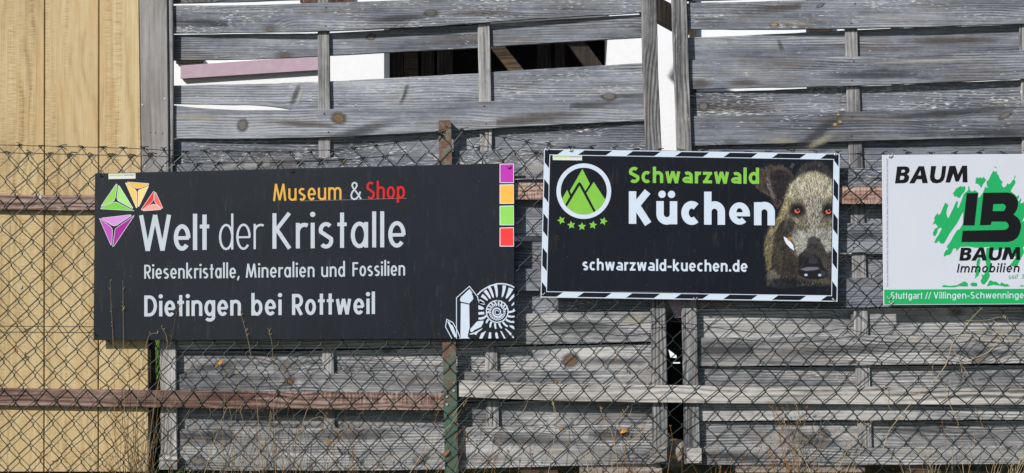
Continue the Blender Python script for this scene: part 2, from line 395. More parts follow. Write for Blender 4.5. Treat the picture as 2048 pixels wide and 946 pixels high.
# ---------------------------------------------------------------- planks
def plank(parent, knots, x0, x1, depth, th, mat, name='plank', step=24, rag=0.9, seed=None, bottomdrop=0):
    """knots: (px, ytop, ybot); depth(px) front-face depth"""
    sd = random.random()*1000 if seed is None else seed
    n = max(2, int((x1-x0)/step)); v = []; f = []
    ch = 1.6
    for i in range(n+1):
        x = x0 + (x1-x0)*i/n; d = depth(x)
        yt = sinterp(knots, x, 1) + rag*noise.noise(Vector((x*0.02, sd, 0))) + 0.5*rag*noise.noise(Vector((x*0.09, sd, 4)))
        yb = sinterp(knots, x, 2) + rag*noise.noise(Vector((x*0.02, sd, 9))) + 0.6*rag*noise.noise(Vector((x*0.11, sd, 5)))
        cup = 0.0005*noise.noise(Vector((x*0.004, sd, 2)))
        a = P(x, yt+ch*0.6, d); b_ = P(x, yb-ch*0.6, d); a1 = P(x, yt, d); b1 = P(x, yb, d); mid = (a+b_)/2
        v += [a, (mid.x, d+cup, mid.z), b_, (b1.x, d+ch*K, b1.z), (b1.x, d+th, b1.z), (a1.x, d+th, a1.z), (a1.x, d+ch*K, a1.z)]
    for i in range(n):
        p, q = i*7, (i+1)*7
        for k_ in range(7):
            k2 = (k_+1) % 7
            f.append((p+k_, p+k2, q+k2, q+k_))
    f.append(tuple(range(7))[::-1]); f.append(tuple(range(n*7, n*7+7)))
    return mkobj(name, v, f, mat, parent)

def upright(parent, name, knots, y0, y1, mat, step=30, rag=0.7):
    """knots: (py, xleft, xright)"""
    sd = random.random()*1000; a0, a1 = knots[0][0], knots[-1][0]
    n = max(1, int((a1-a0)/step)); v = []; f = []; ch = 1.5
    for i in range(n+1):
        y = a0 + (a1-a0)*i/n
        xl = interp(knots, y, 1) + rag*noise.noise(Vector((y*0.03, sd, 0))); xr = interp(knots, y, 2) + rag*noise.noise(Vector((y*0.03, sd, 7)))
        l0 = P(xl+ch, y, y0); r0 = P(xr-ch, y, y0); l = P(xl, y, y0); r_ = P(xr, y, y0)
        v += [l0, r0, (r_.x, y0+ch*K, r_.z), (r_.x, y1, r_.z), (l.x, y1, l.z), (l.x, y0+ch*K, l.z)]
    for i in range(n):
        p, q = i*6, (i+1)*6
        for k_ in range(6):
            k2 = (k_+1) % 6; f.append((p+k_, q+k_, q+k2, p+k2))
    f.append(tuple(range(6))); f.append(tuple(range(n*6, n*6+6))[::-1])
    return mkobj(name, v, f, mat, parent)

FR, BK, EF, EB = 0.034, 0.060, 0.042, 0.055
def wave(xs, front):
    tab = [(x, (EF if front else EB) if e else (FR if front else BK)) for x, e in xs]
    return lambda x: sinterp(tab, x, 1)

lp = empty('woven_fence_panel', P(818, 985, 0.05), 'left grey woven wooden fence panel behind the charcoal sign and steel post', 'fence panel', 'woven wooden fence panels')
LX = [(340,1),(648,0),(970,0),(1296,1)]
Lrows = [ # front?, knots
 (0, [(345,-52,7),(500,-55,3),(800,-60,-8),(1290,-95,-33)]),
 (1, [(345,11,67),(500,9.5,65),(640,5.5,63),(800,0,56),(955,-8,47),(1000,-11,42.5),(1283,-35,26)]),
 (0, [(345,69,121),(500,67,118.5),(640,66,112.5),(800,58,104),(957,50,96),(1000,46,92.5),(1285,28,75)]),
 (0, [(345,171,208),(440,169,209.5),(530,167,211.5),(600,164,222),(660,162.5,227),(800,155,222),(957,146,214),(1000,143,210),(1285,126,194)]),
 (1, [(345,210,277),(415,217,278),(500,220,277.5),(640,218,275),(800,212,268),(900,207,263),(1000,201,256),(1150,193,248),(1290,184,241)]),
 (0, [(345,278,336),(640,272,326),(1000,254,312),(1290,241,300)]),
 (1, [(345,329,388),(500,319,380),(700,313,372),(900,303,362),(1000,301,358),(1290,296,355)]),
 (0, [(345,392,448),(1000,359,418),(1290,357,418)]),
 (1, [(345,440,500),(1000,413,474),(1290,412,474)]),
 (0, [(345,505,560),(1000,482,545),(1290,482,545)]),
 (1, [(345,552,612),(1000,538,583),(1290,538,583)]),
 (0, [(345,614,655),(1000,580,645),(1290,578,640)]),
 (1, [(345,648,700),(900,640,695),(1050,628,690),(1300,622,684)]),
 (0, [(345,702,752),(640,702,754),(900,697,750),(1050,694,745),(1300,688,742)]),
 (1, [(345,748,806),(640,748,806),(900,745,804),(1050,741,800),(1300,740,800)]),
 (0, [(345,812,862),(640,812,864),(900,808,862),(1050,803,858),(1300,800,852)]),
 (1, [(345,859,941),(640,858,942),(900,856,939),(1050,853,935),(1300,850,928)]),
]
for fr, kn in Lrows:
    mt = M['grey_h'] if kn[0][1] < 640 else M['grey_low']
    top = kn[0][1]
    xr = 1286 + 16*max(0, top)/900
    plank(lp, kn, 344, xr+6, wave(LX, fr), 0.010, mt)
upright(lp, 'strip', [(-70,634,658),(64,635,659),(290,637,661),(720,645,668),(935,650,673)], 0.0465, 0.0565, M['grey_v'])
upright(lp, 'strip', [(-70,954,979),(50,955,980),(280,960,985),(700,969,995),(930,975,1001)], 0.0465, 0.0565, M['grey_v'])
upright(lp, 'stile', [(-72,316,346),(340,317,347),(700,320,352),(925,321,355)], 0.030, 0.040, M['grey_v'])
upright(lp, 'stile', [(-72,1281,1312),(0,1283,1314),(130,1285,1316),(295,1292,1323),(640,1302,1333),(928,1306,1337)], 0.026, 0.0405, M['grey_v'])
plank(lp, [(300,-96,-74),(1320,-104,-76)], 312, 1316, lambda x: 0.028, 0.045, M['grey_h'], 'cap_rail')
def block(px0, py0, px1, py1, par, tilt=0.0):
    m = MB(); m.pquad([(px0,py0+tilt),(px1,py0-tilt),(px1,py1-tilt),(px0,py1+tilt)], 0.016, 0.0255); return m.build('end_block', M['rail_grey'], par)
block(318, 909, 354, 939, lp)
block(1300, 897, 1334, 925, lp, 3)
rp = empty('woven_fence_panel', P(1860, 985, 0.05), 'right grey woven wooden fence panel behind the navy boar sign and the white sign', 'fence panel', 'woven wooden fence panels')
RX = [(1385,1),(1705,0),(2056,0),(2400,1)]
def rk(a, b, c, d, e, f_, g, h): return [(1375,a,e),(1500,b,f_),(1700,c,g),(2048,d,h)]
Rrows = [
 (0, rk(-58,-60,-62,-68, 2,-1,-7,-15)),
 (1, rk(6,3,-3,-12, 59,59,57.5,48)),
 (0, rk(75,70,60,48, 126,124,118,106)),
 (1, rk(120,119,113,100, 178,176,172,158)),
 (0, rk(184,181,173,159, 238,236,229,218)),
 (1, rk(232,230,223,212, 292,289,283,274)),
 (0, rk(291,287,282,273, 346,343,340,332)),
 (1, rk(340,338,336,326, 396,396,394,386)),
 (0, rk(398,398,396,390, 456,454,452,446)),
 (1, rk(449,448,446,440, 508,507,506,500)),
 (0, rk(510,509,508,503, 565,563,562,556)),
 (1, rk(558,557,556,552, 617,616,616,611)),
 (0, rk(619,618,618,614, 682,680,678,672)),
 (1, rk(676,675,672,668, 733,732,731,727)),
 (0, rk(736,735,734,731, 790,790,788,788)),
 (1, rk(784,784,784,784, 843,842,841,840)),
 (0, rk(846,845,844,843, 902,902,901,900)),
 (1, rk(893,895,896,892, 930,930,931,928)),
]
for fr, kn in Rrows:
    mt = M['grey_h'] if kn[0][1] < 600 else M['grey_low']
    xl = 1370 + 22*max(0, kn[0][1])/900
    plank(rp, kn, xl, 2400, wave(RX, fr), 0.010, mt)
upright(rp, 'strip', [(-70,1688,1713),(60,1690,1715),(320,1698,1726),(700,1711,1739),(928,1718,1746)], 0.0465, 0.0565, M['grey_v'])
upright(rp, 'strip', [(-70,2038,2064),(60,2040,2066),(320,2046,2072),(928,2060,2088)], 0.0465, 0.0565, M['grey_v'])
upright(rp, 'stile', [(-72,1341,1371),(0,1343,1374),(295,1354,1384),(640,1365,1395),(928,1369,1401)], 0.024, 0.0405, M['grey_v'])
upright(rp, 'stile', [(-72,2392,2424),(928,2396,2428)], 0.024, 0.0405, M['grey_v'])
plank(rp, [(1330,-102,-76),(2430,-104,-78)], 1338, 2430, lambda x: 0.028, 0.045, M['grey_h'], 'cap_rail')
block(1374, 897, 1403, 926, rp)

def decal(par, rows, XX, px, py, rx, ry, ang, mat, name):
    d = BK
    for fr, kn in rows:
        a, b_ = sinterp(kn, px, 1), sinterp(kn, px, 2)
        if a-2 <= py <= b_+2:
            dd = wave(XX, fr)(px); d = min(d, dd) if fr else d
            if fr: d = dd; break
            d = dd
    d -= 0.0011; v = [P(px, py, d)]; f = []; rad = [0.0]; a = R(ang); n_ = 20
    for ring_ in (0.5, 1.0):
        for k_ in range(n_):
            t_ = 2*math.pi*k_/n_; u = math.cos(t_)*rx*1.7*ring_; w2 = math.sin(t_)*ry*1.7*ring_
            v.append(P(px+u*math.cos(a)-w2*math.sin(a), py+u*math.sin(a)+w2*math.cos(a), d)); rad.append(ring_)
    for k_ in range(n_):
        k2 = (k_+1) % n_; f.append((0, 1+k2, 1+k_)); f.append((1+k_, 1+k2, 1+n_+k2, 1+n_+k_))
    o = mkobj(name, v, f, M[mat], par)
    at = o.data.attributes.new('rad', 'FLOAT', 'POINT'); at.data.foreach_set('value', rad)
for q_ in ((485,250,9,11,15,'knot_grey'),(677,236,13,10,10,'knot_brown'),(742,74,9,5,-10,'knot_grey'),(1218,193,14,6,0,'knot_grey'),(1141,720,15,12,-15,'knot_brown'),
           (862,26,12,6,0,'knot_grey'),(1111,764,4,4,0,'knot_ochre'),(1123,859,4,3,0,'knot_ochre'),(395,921,14,9,10,'knot_grey'),(455,744,13,7,-10,'knot_grey'),
           (578,762,11,6,-30,'knot_brown'),(685,321,7,4,0,'knot_brown'),(840,918,14,9,-25,'knot_grey'),(1002,322,6,2.5,0,'knot_brown')):
    decal(lp, Lrows, LX, *q_, 'knot')
for q_ in ((1407,213,8,9,70,'knot_grey'),(1548,49,8,2.5,0,'knot_ochre'),(1670,249,5,3.4,-15,'knot_ochre'),(1680,243.5,4.5,3.2,0,'knot_ochre'),(1676,229,4,2.5,0,'knot_ochre'),
           (2010,231,13,5,-28,'knot_grey'),(1650,866,11,7,30,'knot_grey'),(1693,907,6,5,0,'knot_grey'),(1705,724,7,3,-15,'knot_brown'),(1640,11,8,3,-25,'knot_grey')):
    decal(rp, Rrows, RX, *q_, 'knot')
for q_ in ((590,190,5,20,22,'stain_dark'),(600,192,3,18,22,'stain_light'),(808,188,5,20,20,'stain_dark'),(803,190,3,16,20,'stain_light'),(600,247,70,5,4,'stain_brown'),(720,262,60,9,-15,'stain_dark'),(800,36,60,6,-6,'stain_dark'),
           (960,25,60,6,-3,'stain_brown'),(420,46,50,6,4,'stain_dark'),(400,235,45,5,2,'stain_pale'),(1050,238,110,9,-6,'stain_brown'),(1180,210,60,7,-4,'stain_dark'),(1090,330,60,14,-15,'stain_light'),(1150,345,30,9,-20,'stain_dark'),
           (430,872,90,12,0,'stain_dark'),(560,925,120,8,0,'stain_light'),(700,870,100,11,0,'stain_dark'),(790,915,60,10,-10,'stain_light'),(1050,880,120,12,2,'stain_dark'),(1130,915,80,9,0,'stain_light'),(1220,870,50,10,0,'stain_dark'),(640,840,150,8,0,'stain_light'),
           (1150,650,80,9,0,'stain_dark'),(1000,662,30,10,0,'stain_light'),(420,735,60,8,-10,'stain_dark'),(1230,722,70,8,0,'stain_dark'),(500,330,60,6,-5,'stain_light'),(1270,640,25,10,0,'stain_pale')):
    decal(lp, Lrows, LX, *q_, 'stain')
for q_ in ((1640,262,45,9,-36,'stain_dark'),(1640,282,28,7,-25,'stain_pale'),(1590,46,30,4,4,'stain_pale'),(1560,15,70,6,-3,'stain_brown'),(1490,165,26,6,0,'stain_brown'),(1400,165,20,8,0,'stain_brown'),(1561,92,4,12,-20,'stain_dark'),(1563,97,2,10,-20,'stain_light'),
           (1850,122,110,4,-2,'stain_light'),(1900,225,120,6,-5,'stain_dark'),(1480,215,80,7,0,'stain_brown'),(1900,80,90,7,-2,'stain_brown'),(2000,265,50,8,0,'stain_dark'),(1560,281,30,5,0,'stain_pale'),(1750,150,80,7,0,'stain_dark'),
           (1470,700,80,9,0,'stain_dark'),(1700,700,120,10,-2,'stain_dark'),(1950,705,100,9,2,'stain_dark'),(1450,728,50,4,0,'stain_light'),(1620,880,60,14,10,'stain_dark'),(1560,875,40,12,0,'stain_light'),(1900,905,140,9,0,'stain_light'),(1480,915,70,8,5,'stain_dark'),(1820,860,100,9,0,'stain_dark'),
           (1620,545,60,8,0,'stain_brown'),(1720,470,40,10,0,'stain_dark'),(1540,655,80,8,0,'stain_light')):
    decal(rp, Rrows, RX, *q_, 'stain')
# nails in the front planks over the strips
nl = MB()
for par, xs_, rows in ((lp, (648, 970), Lrows), (rp, (1705,), Rrows)):
    for fr, kn in rows:
        if not fr: continue
        for x in xs_:
            a, b_ = sinterp(kn, x+3, 1), sinterp(kn, x+3, 2)
            for t_ in (0.18, 0.82):
                px, py = x+random.uniform(-4,8), a+(b_-a)*t_
                if py < 2: continue
                m = MB(); c0 = P(px, py, FR); m.tube([c0+Vector((0,0.002,0)), c0+Vector((0,-0.0012,0)), c0+Vector((0.0035,-0.0018,0.0025))], 0.0015, 6)
                m.build('nail', M['rust'], par)

# ---------------------------------------------------------------- yellow boarded wall on the left
yw = empty('board_wall', P(120, 985, 0.03), 'wall of upright yellow stained boards at the left edge', 'wall')
Y0 = 0.026
def yb(kn): return upright(yw, 'board', kn, Y0+random.uniform(-0.0006,0.0006), Y0+0.018, M['yellow'], rag=0.25)
yb([(-260,-380,-232),(943,-384,-236)]); yb([(-260,-230,-124.5),(943,-234,-126.5)]); yb([(-260,-123,-20),(943,-125,-22)])
yb([(-260,-18.5,89.6),(943,-20.5,87.4)])
yb([(-260,91,197.6),(943,88.8,196)])
yb([(-260,199,276),(0,199,278),(340,198.5,283),(640,198,296),(943,197.5,297.5)])
upright(yw, 'dark_side', [(600,298.2,303),(943,298.8,303.6)], Y0+0.004, Y0+0.05, M['dark_wood'])  # dark side of the yellow wall, its shade put in as a dark strip
m = MB(); c0 = P(41.5, 574, Y0); m.tube([c0+Vector((0,0.001,0)), c0+Vector((0,-0.0035,0))], 0.0062, 12); m.build('bolt', M['zinc'], yw, False)

gp = empty('fence_post', P(318, 985, 0.03), 'wide grey wooden post board between the yellow wall and the left woven panel', 'post')
upright(gp, 'post_board', [(-120,276,334),(0,278.8,334.5),(340,283.8,338),(600,297,345)], 0.0225, 0.0275, M['grey_post'], rag=0.3)
for px, py in ((329.5,197.5),(285,209.5),(290,332),(330.5,330)):
    m = MB(); c0 = P(px, py, 0.0225); m.tube([c0+Vector((0,0.001,0)), c0+Vector((0,-0.0014,0))], 0.0036, 10); m.build('screw', M['zinc'], gp)
for px, py in ((301,265),(311,265.5),(325,266.5)):
    m = MB(); c0 = P(px, py, 0.0225); m.tube([c0+Vector((0,0.001,0)), c0+Vector((0,-0.0008,0))], 0.0022, 8); m.build('nail', M['rust'], gp)

# ---------------------------------------------------------------- rails behind the wire mesh
def rail(kn, x0, x1, mat, label, y=0.0065):
    o = plank(None, kn, x0, x1, lambda x: y, 0.0145, mat, 'wooden_rail', rag=0.5)
    return tag(o, label, 'rail', 'horizontal rails of the wire fence')
rail([(-120,388,418),(188,390,421),(900,381,413)], -120, 876, M['rail_brown'], 'upper dark brown wooden rail crossing the yellow boards to the charcoal sign')
rail([(903,363,398),(1085,366,400.5),(1680,372,408),(2200,376,411)], 904, 2300, M['rail_red'], 'upper red flaking wooden rail between the charcoal, navy and white signs')
rail([(-120,775,810),(300,781,816),(888,787,821)], -120, 887, M['rail_brown'], 'lower brown red wooden rail from the yellow boards to the steel post')
rail([(918,761,794),(1048,767,800),(1140,768.5,803),(1540,773,808),(2200,776,811)], 918, 2300, M['rail_grey'], 'lower pale bare wooden rail running right from the steel post')
m = MB(); c0 = P(79,394,0.0065); m.tube([c0+Vector((0,0.001,0)), c0+Vector((0,-0.0015,0))], 0.0085, 14)
tag(m.build('washer', M['zinc'], bpy.data.objects['wooden_rail']))

# ---------------------------------------------------------------- chain link fence
cf = empty('chain_link_fence', P(1024, 985, 0), 'dark green chain link fence stretched across the whole picture behind the signs', 'wire fence')
TOP = [(-60,291),(0,290),(120,293),(270,297),(345,303),(480,305),(600,304),(690,297),(780,284),(850,270),(889,258),(920,262),(960,272),(1010,281),(1060,288),(1130,296),(1350,300),(1600,305),(1800,308),(2110,307),(2400,308)]
def wpx(x):  return interp([(0,41.6),(580,42.6),(1000,44.0),(1280,45.0),(1600,47.0),(1900,48.4),(2300,49)], x)
cols = [-34.0]                      # half-column positions at the reference row (y = 700)
while cols[-1] < 2330: cols.append(cols[-1] + wpx(cols[-1])/2)
off = 31.0 - min(cols, key=lambda c_: abs(c_-31)); cols = [c_+off for c_ in cols]
def node(i, j):
    """photo pixel of node at half-column i, row j"""
    xr = cols[i]
    drift = interp([(0,-3.4),(1300,-2.2),(1800,-0.2),(2300,0)], xr)
    s = interp([(0,24.5),(600,24.3),(1280,24.8),(1900,25.7)], xr)
    yt = interp(TOP, xr) + 2
    yreg = 700.5 + interp([(0,0),(580,10),(1000,6),(1300,2),(1900,5)], xr) + (j-17)*s
    y17 = yreg
    if j < 12: # stretch between the top and the regular region
        y12 = yreg + (12-j)*s
        y = yt + (y12-yt)*(j/12.0)
        y = yt + (y12 - yt)*((j/12.0)*0.85 + 0.15*(j/12.0)**1.0)
    else: y = yreg
    x = xr + drift*(y-700.5)/49.5
    a = Vector((xr*0.006, y*0.008, 3.1)); b_ = Vector((xr*0.03, y*0.03, 8.3))
    x += 4.5*noise.noise(a) + 2.0*noise.noise(b_); y += 3.5*noise.noise(a+Vector((9,9,9))) + 1.8*noise.noise(b_+Vector((5,5,5)))
    rnd = random.Random(i*977+j*31)
    big_ = 1.0 if rnd.random() > 0.09 else 4.0
    if j > 0: x += rnd.uniform(-0.9,0.9)*big_; y += rnd.uniform(-0.8,0.8)*big_
    return x, y
NR = 29
wm = MB(); wr = 0.00155
for i in range(len(cols)-1):
    pts = []
    par = i % 2
    for j in range(NR):
        a = (j + par) % 2          # a==0: at left column i ; a==1: at right column i+1
        ci = i + a
        x, y = node(ci, j)
        e = 1.4 if a else -1.4
        dpt = 0.0018 if a else -0.0018
        if j == 0:
            pts.append(P(x, y, 0)); continue
        pts.append(P(x + e*0.1, y-2.0, dpt*0.3)); pts.append(P(x + e*0.8, y-0.1, dpt)); pts.append(P(x + e*0.1, y+1.9, -dpt*0.2))
    # slight sag/bow in random segments
    wm.tube(pts, wr, 5)
    # twisted end at the top
    if (0 + par) % 2 == 0:
        x, y = node(i, 0)
    else:
        x, y = node(i+1, 0)
    rnd = random.Random(i*13+5); lx = rnd.uniform(5, 12)*(1 if par else -1); ly = rnd.uniform(-5, 3)
    if True:
        p0 = P(x, y, 0)
        wm.tube([p0, P(x - lx*0.35, y-4+ly*0.3, -0.002), P(x+lx*0.3, y-4.5+ly*0.6, 0.002), P(x + lx, y-4+ly, -0.001)], wr*1.1, 5)
        if rnd.random() < 0.75:
            wm.tube([P(x-4,y-1,0.002), P(x,y-4,-0.002), P(x+3,y-1.5,0.002), P(x+lx*0.9,y+3,0.001)], wr, 5)
tag(wm.build('wire_mesh', M['wire'], cf), kind='stuff')
def wire(pts, r=0.0012, y=0.0, mat='wire_old', name='tension_wire'):
    m = MB(); q = []
    for a, b_ in zip(pts[:-1], pts[1:]):
        n_ = max(1, int(abs(b_[0]-a[0])/14))
        for k_ in range(n_): 
            x = a[0]+(b_[0]-a[0])*k_/n_; q.append(x)
    q.append(pts[-1][0])
    m.tube([P(x, sinterp(pts, x), y) for x in q], r, 6); return m.build(name, M[mat], cf)
wire([(-120,289),(0,290),(270,297),(345,301),(480,303),(600,302),(700,297),(800,284),(889,258)], y=-0.001)
wire([(889,252),(930,262),(990,272),(1060,285),(1130,295),(1350,302),(1600,306),(1765,309),(2300,311)], y=-0.001)
wire([(-120,653),(0,652.5),(185,653.5),(600,655),(1040,655),(1160,645),(1230,652),(1330,642),(1400,651),(1500,664),(1560,668),(1640,664),(1690,658),(1740,668),(1800,670),(1900,672),(1930,666),(1990,671),(2300,672)], y=0.0025)
# steel post
pc = MB(); pc.pquad([(877,243),(902,243),(916.5,956),(889.5,956)], 0.0045, 0.0085)
pc.pquad([(896.5,243.2),(901.8,243.2),(916.3,955.8),(911,955.8)], 0.0087, 0.031)
q = NB('post paint'); tc_ = q.n('TexCoord'); sx_ = q.n('SeparateXYZ'); q.l(tc_.outputs['Object'], sx_.inputs[0])
up_ = q.sstep(q.math('MULTIPLY_ADD', q.noise(tc_.outputs['Object'], 14, 2, 0.5), 0.3, sx_.outputs[2]), -0.28, 0.15)
nz_ = q.noise(tc_.outputs['Object'], 52, 6, 0.75); n3_ = q.noise(tc_.outputs['Object'], 120, 3, 0.6)
base_ = q.mix(up_, lin((58,92,80)), lin((112,112,96)))
base_ = q.mix(q.math('MULTIPLY', n3_, 0.6), base_, lin((60,70,62)))
rs_ = q.sstep(q.math('MULTIPLY_ADD', up_, 0.11, nz_), 0.555, 0.60)
rc_ = q.mix(n3_, lin((66,42,36)), lin((122,78,60)))
q.l(q.mix(q.math('MULTIPLY', rs_, 0.9), base_, rc_), q.b.inputs['Base Color']); q.b.inputs['Roughness'].default_value = 0.75
q.bump(nz_, 0.5, 0.002); M['post'] = q.m
pc = MB(); pc.pquad([(879.5,240),(899.5,240),(902,243),(877,243)], 0.0045, 0.0085)
pc.pquad([(877,243.02),(902,243.02),(918.2,1010),(890.8,1010)], 0.0045, 0.0085); pc.pquad([(897.5,243.4),(901.8,243.4),(917.8,1009),(913.4,1009)], 0.0087, 0.031)
pc.build('post', M['post'], cf)
for px, py in ((908.5,767),(907.5,781),(893.5,793),(893.8,808.5)):
    m = MB(); c0 = P(px, py, 0.0045); m.tube([c0+Vector((0,0.001,0)), c0+Vector((0,-0.003,0))], 0.0048, 6); m.build('bolt', M['zinc'], cf)
for (px, py, dx, dy) in ((31,646,10,-5),(32,700,3,9),(262,727,8,-6),(282,753,9,-5),(87,912,9,-6),(440,727,10,-9),(1235,721,4,6)):
    m = MB(); m.tube([P(px-dx,py-dy,-0.003), P(px-2,py+1,-0.004), P(px,py,0.002), P(px+2,py-2,-0.004), P(px+dx,py+dy*0.9,-0.002)], 0.0020, 5); m.build('twine_tie', M['twine'], cf)

# ---------------------------------------------------------------- print helpers
class Print:
    def __init__(s, front): s.v = []; s.f = []; s.y = front; s.k = 0
    def _emit(s, vs, fs):
        n = len(s.v); y = s.y - 0.00003*(s.k % 7); s.k += 1
        s.v += [P(a, b_, y) for a, b_ in vs]; s.f += [tuple(i+n for i in q) for q in fs]
    def poly(s, pts, holes=()):
        loops = [[Vector((a, -b_, 0)) for a, b_ in pts]] + [[Vector((a, -b_, 0)) for a, b_ in h] for h in holes]
        allp = [(p.x, -p.y) for l_ in loops for p in l_]
        fs = []
        for t in tessellate_polygon(loops):
            a, b_, c_ = (allp[i] for i in t)
            cr = (b_[0]-a[0])*(c_[1]-a[1]) - (b_[1]-a[1])*(c_[0]-a[0])
            fs.append(tuple(t) if cr < 0 else tuple(t)[::-1])
        s._emit(allp, fs)
    def rib(s, pts, w_, closed=False):
        n = len(pts); L = []; Rr = []
        for i in range(n):
            if closed: a = pts[(i-1) % n]; b_ = pts[i]; c_ = pts[(i+1) % n]
            else: a = pts[max(i-1,0)]; b_ = pts[i]; c_ = pts[min(i+1,n-1)]
            def nv(p, q):
                dx, dy = q[0]-p[0], q[1]-p[1]; l_ = math.hypot(dx, dy) or 1e-9
                return (-dy/l_, dx/l_)
            if not closed and i == 0: nx, ny = nv(b_, c_); mlt = 1
            elif not closed and i == n-1: nx, ny = nv(a, b_); mlt = 1
            else:
                n1, n2 = nv(a, b_), nv(b_, c_); sx_, sy_ = n1[0]+n2[0], n1[1]+n2[1]; l_ = math.hypot(sx_, sy_)
                if l_ < 0.3: nx, ny = n1; mlt = 1
                else: nx, ny = sx_/l_, sy_/l_; mlt = min(3.2, 1/max(0.2, nx*n1[0]+ny*n1[1]))
            h = w_[i]/2 if isinstance(w_, (list, tuple)) else w_/2
            L.append((b_[0]+nx*h*mlt, b_[1]+ny*h*mlt)); Rr.append((b_[0]-nx*h*mlt, b_[1]-ny*h*mlt))
        vs = L + Rr; fs = []
        for i in range(n if closed else n-1):
            j = (i+1) % n; fs.append((i, n+i, n+j, j))
        # orientation is irrelevant for the print; keep normals to the camera
        s._emit(vs, fs)
    def disc(s, cx, cy, r, n=20, r2=None):
        s.poly([(cx+r*math.cos(2*math.pi*k_/n), cy+(r2 or r)*math.sin(2*math.pi*k_/n)) for k_ in range(n)])
    def build(s, name, mat, parent): return mkobj(name, s.v, s.f, mat, parent)

def arc(cx, cy, rx, ry, a0, a1, n=18):
    return [(cx + rx*math.cos(R(a0+(a1-a0)*k_/n)), cy + ry*math.sin(R(a0+(a1-a0)*k_/n))) for k_ in range(n+1)]

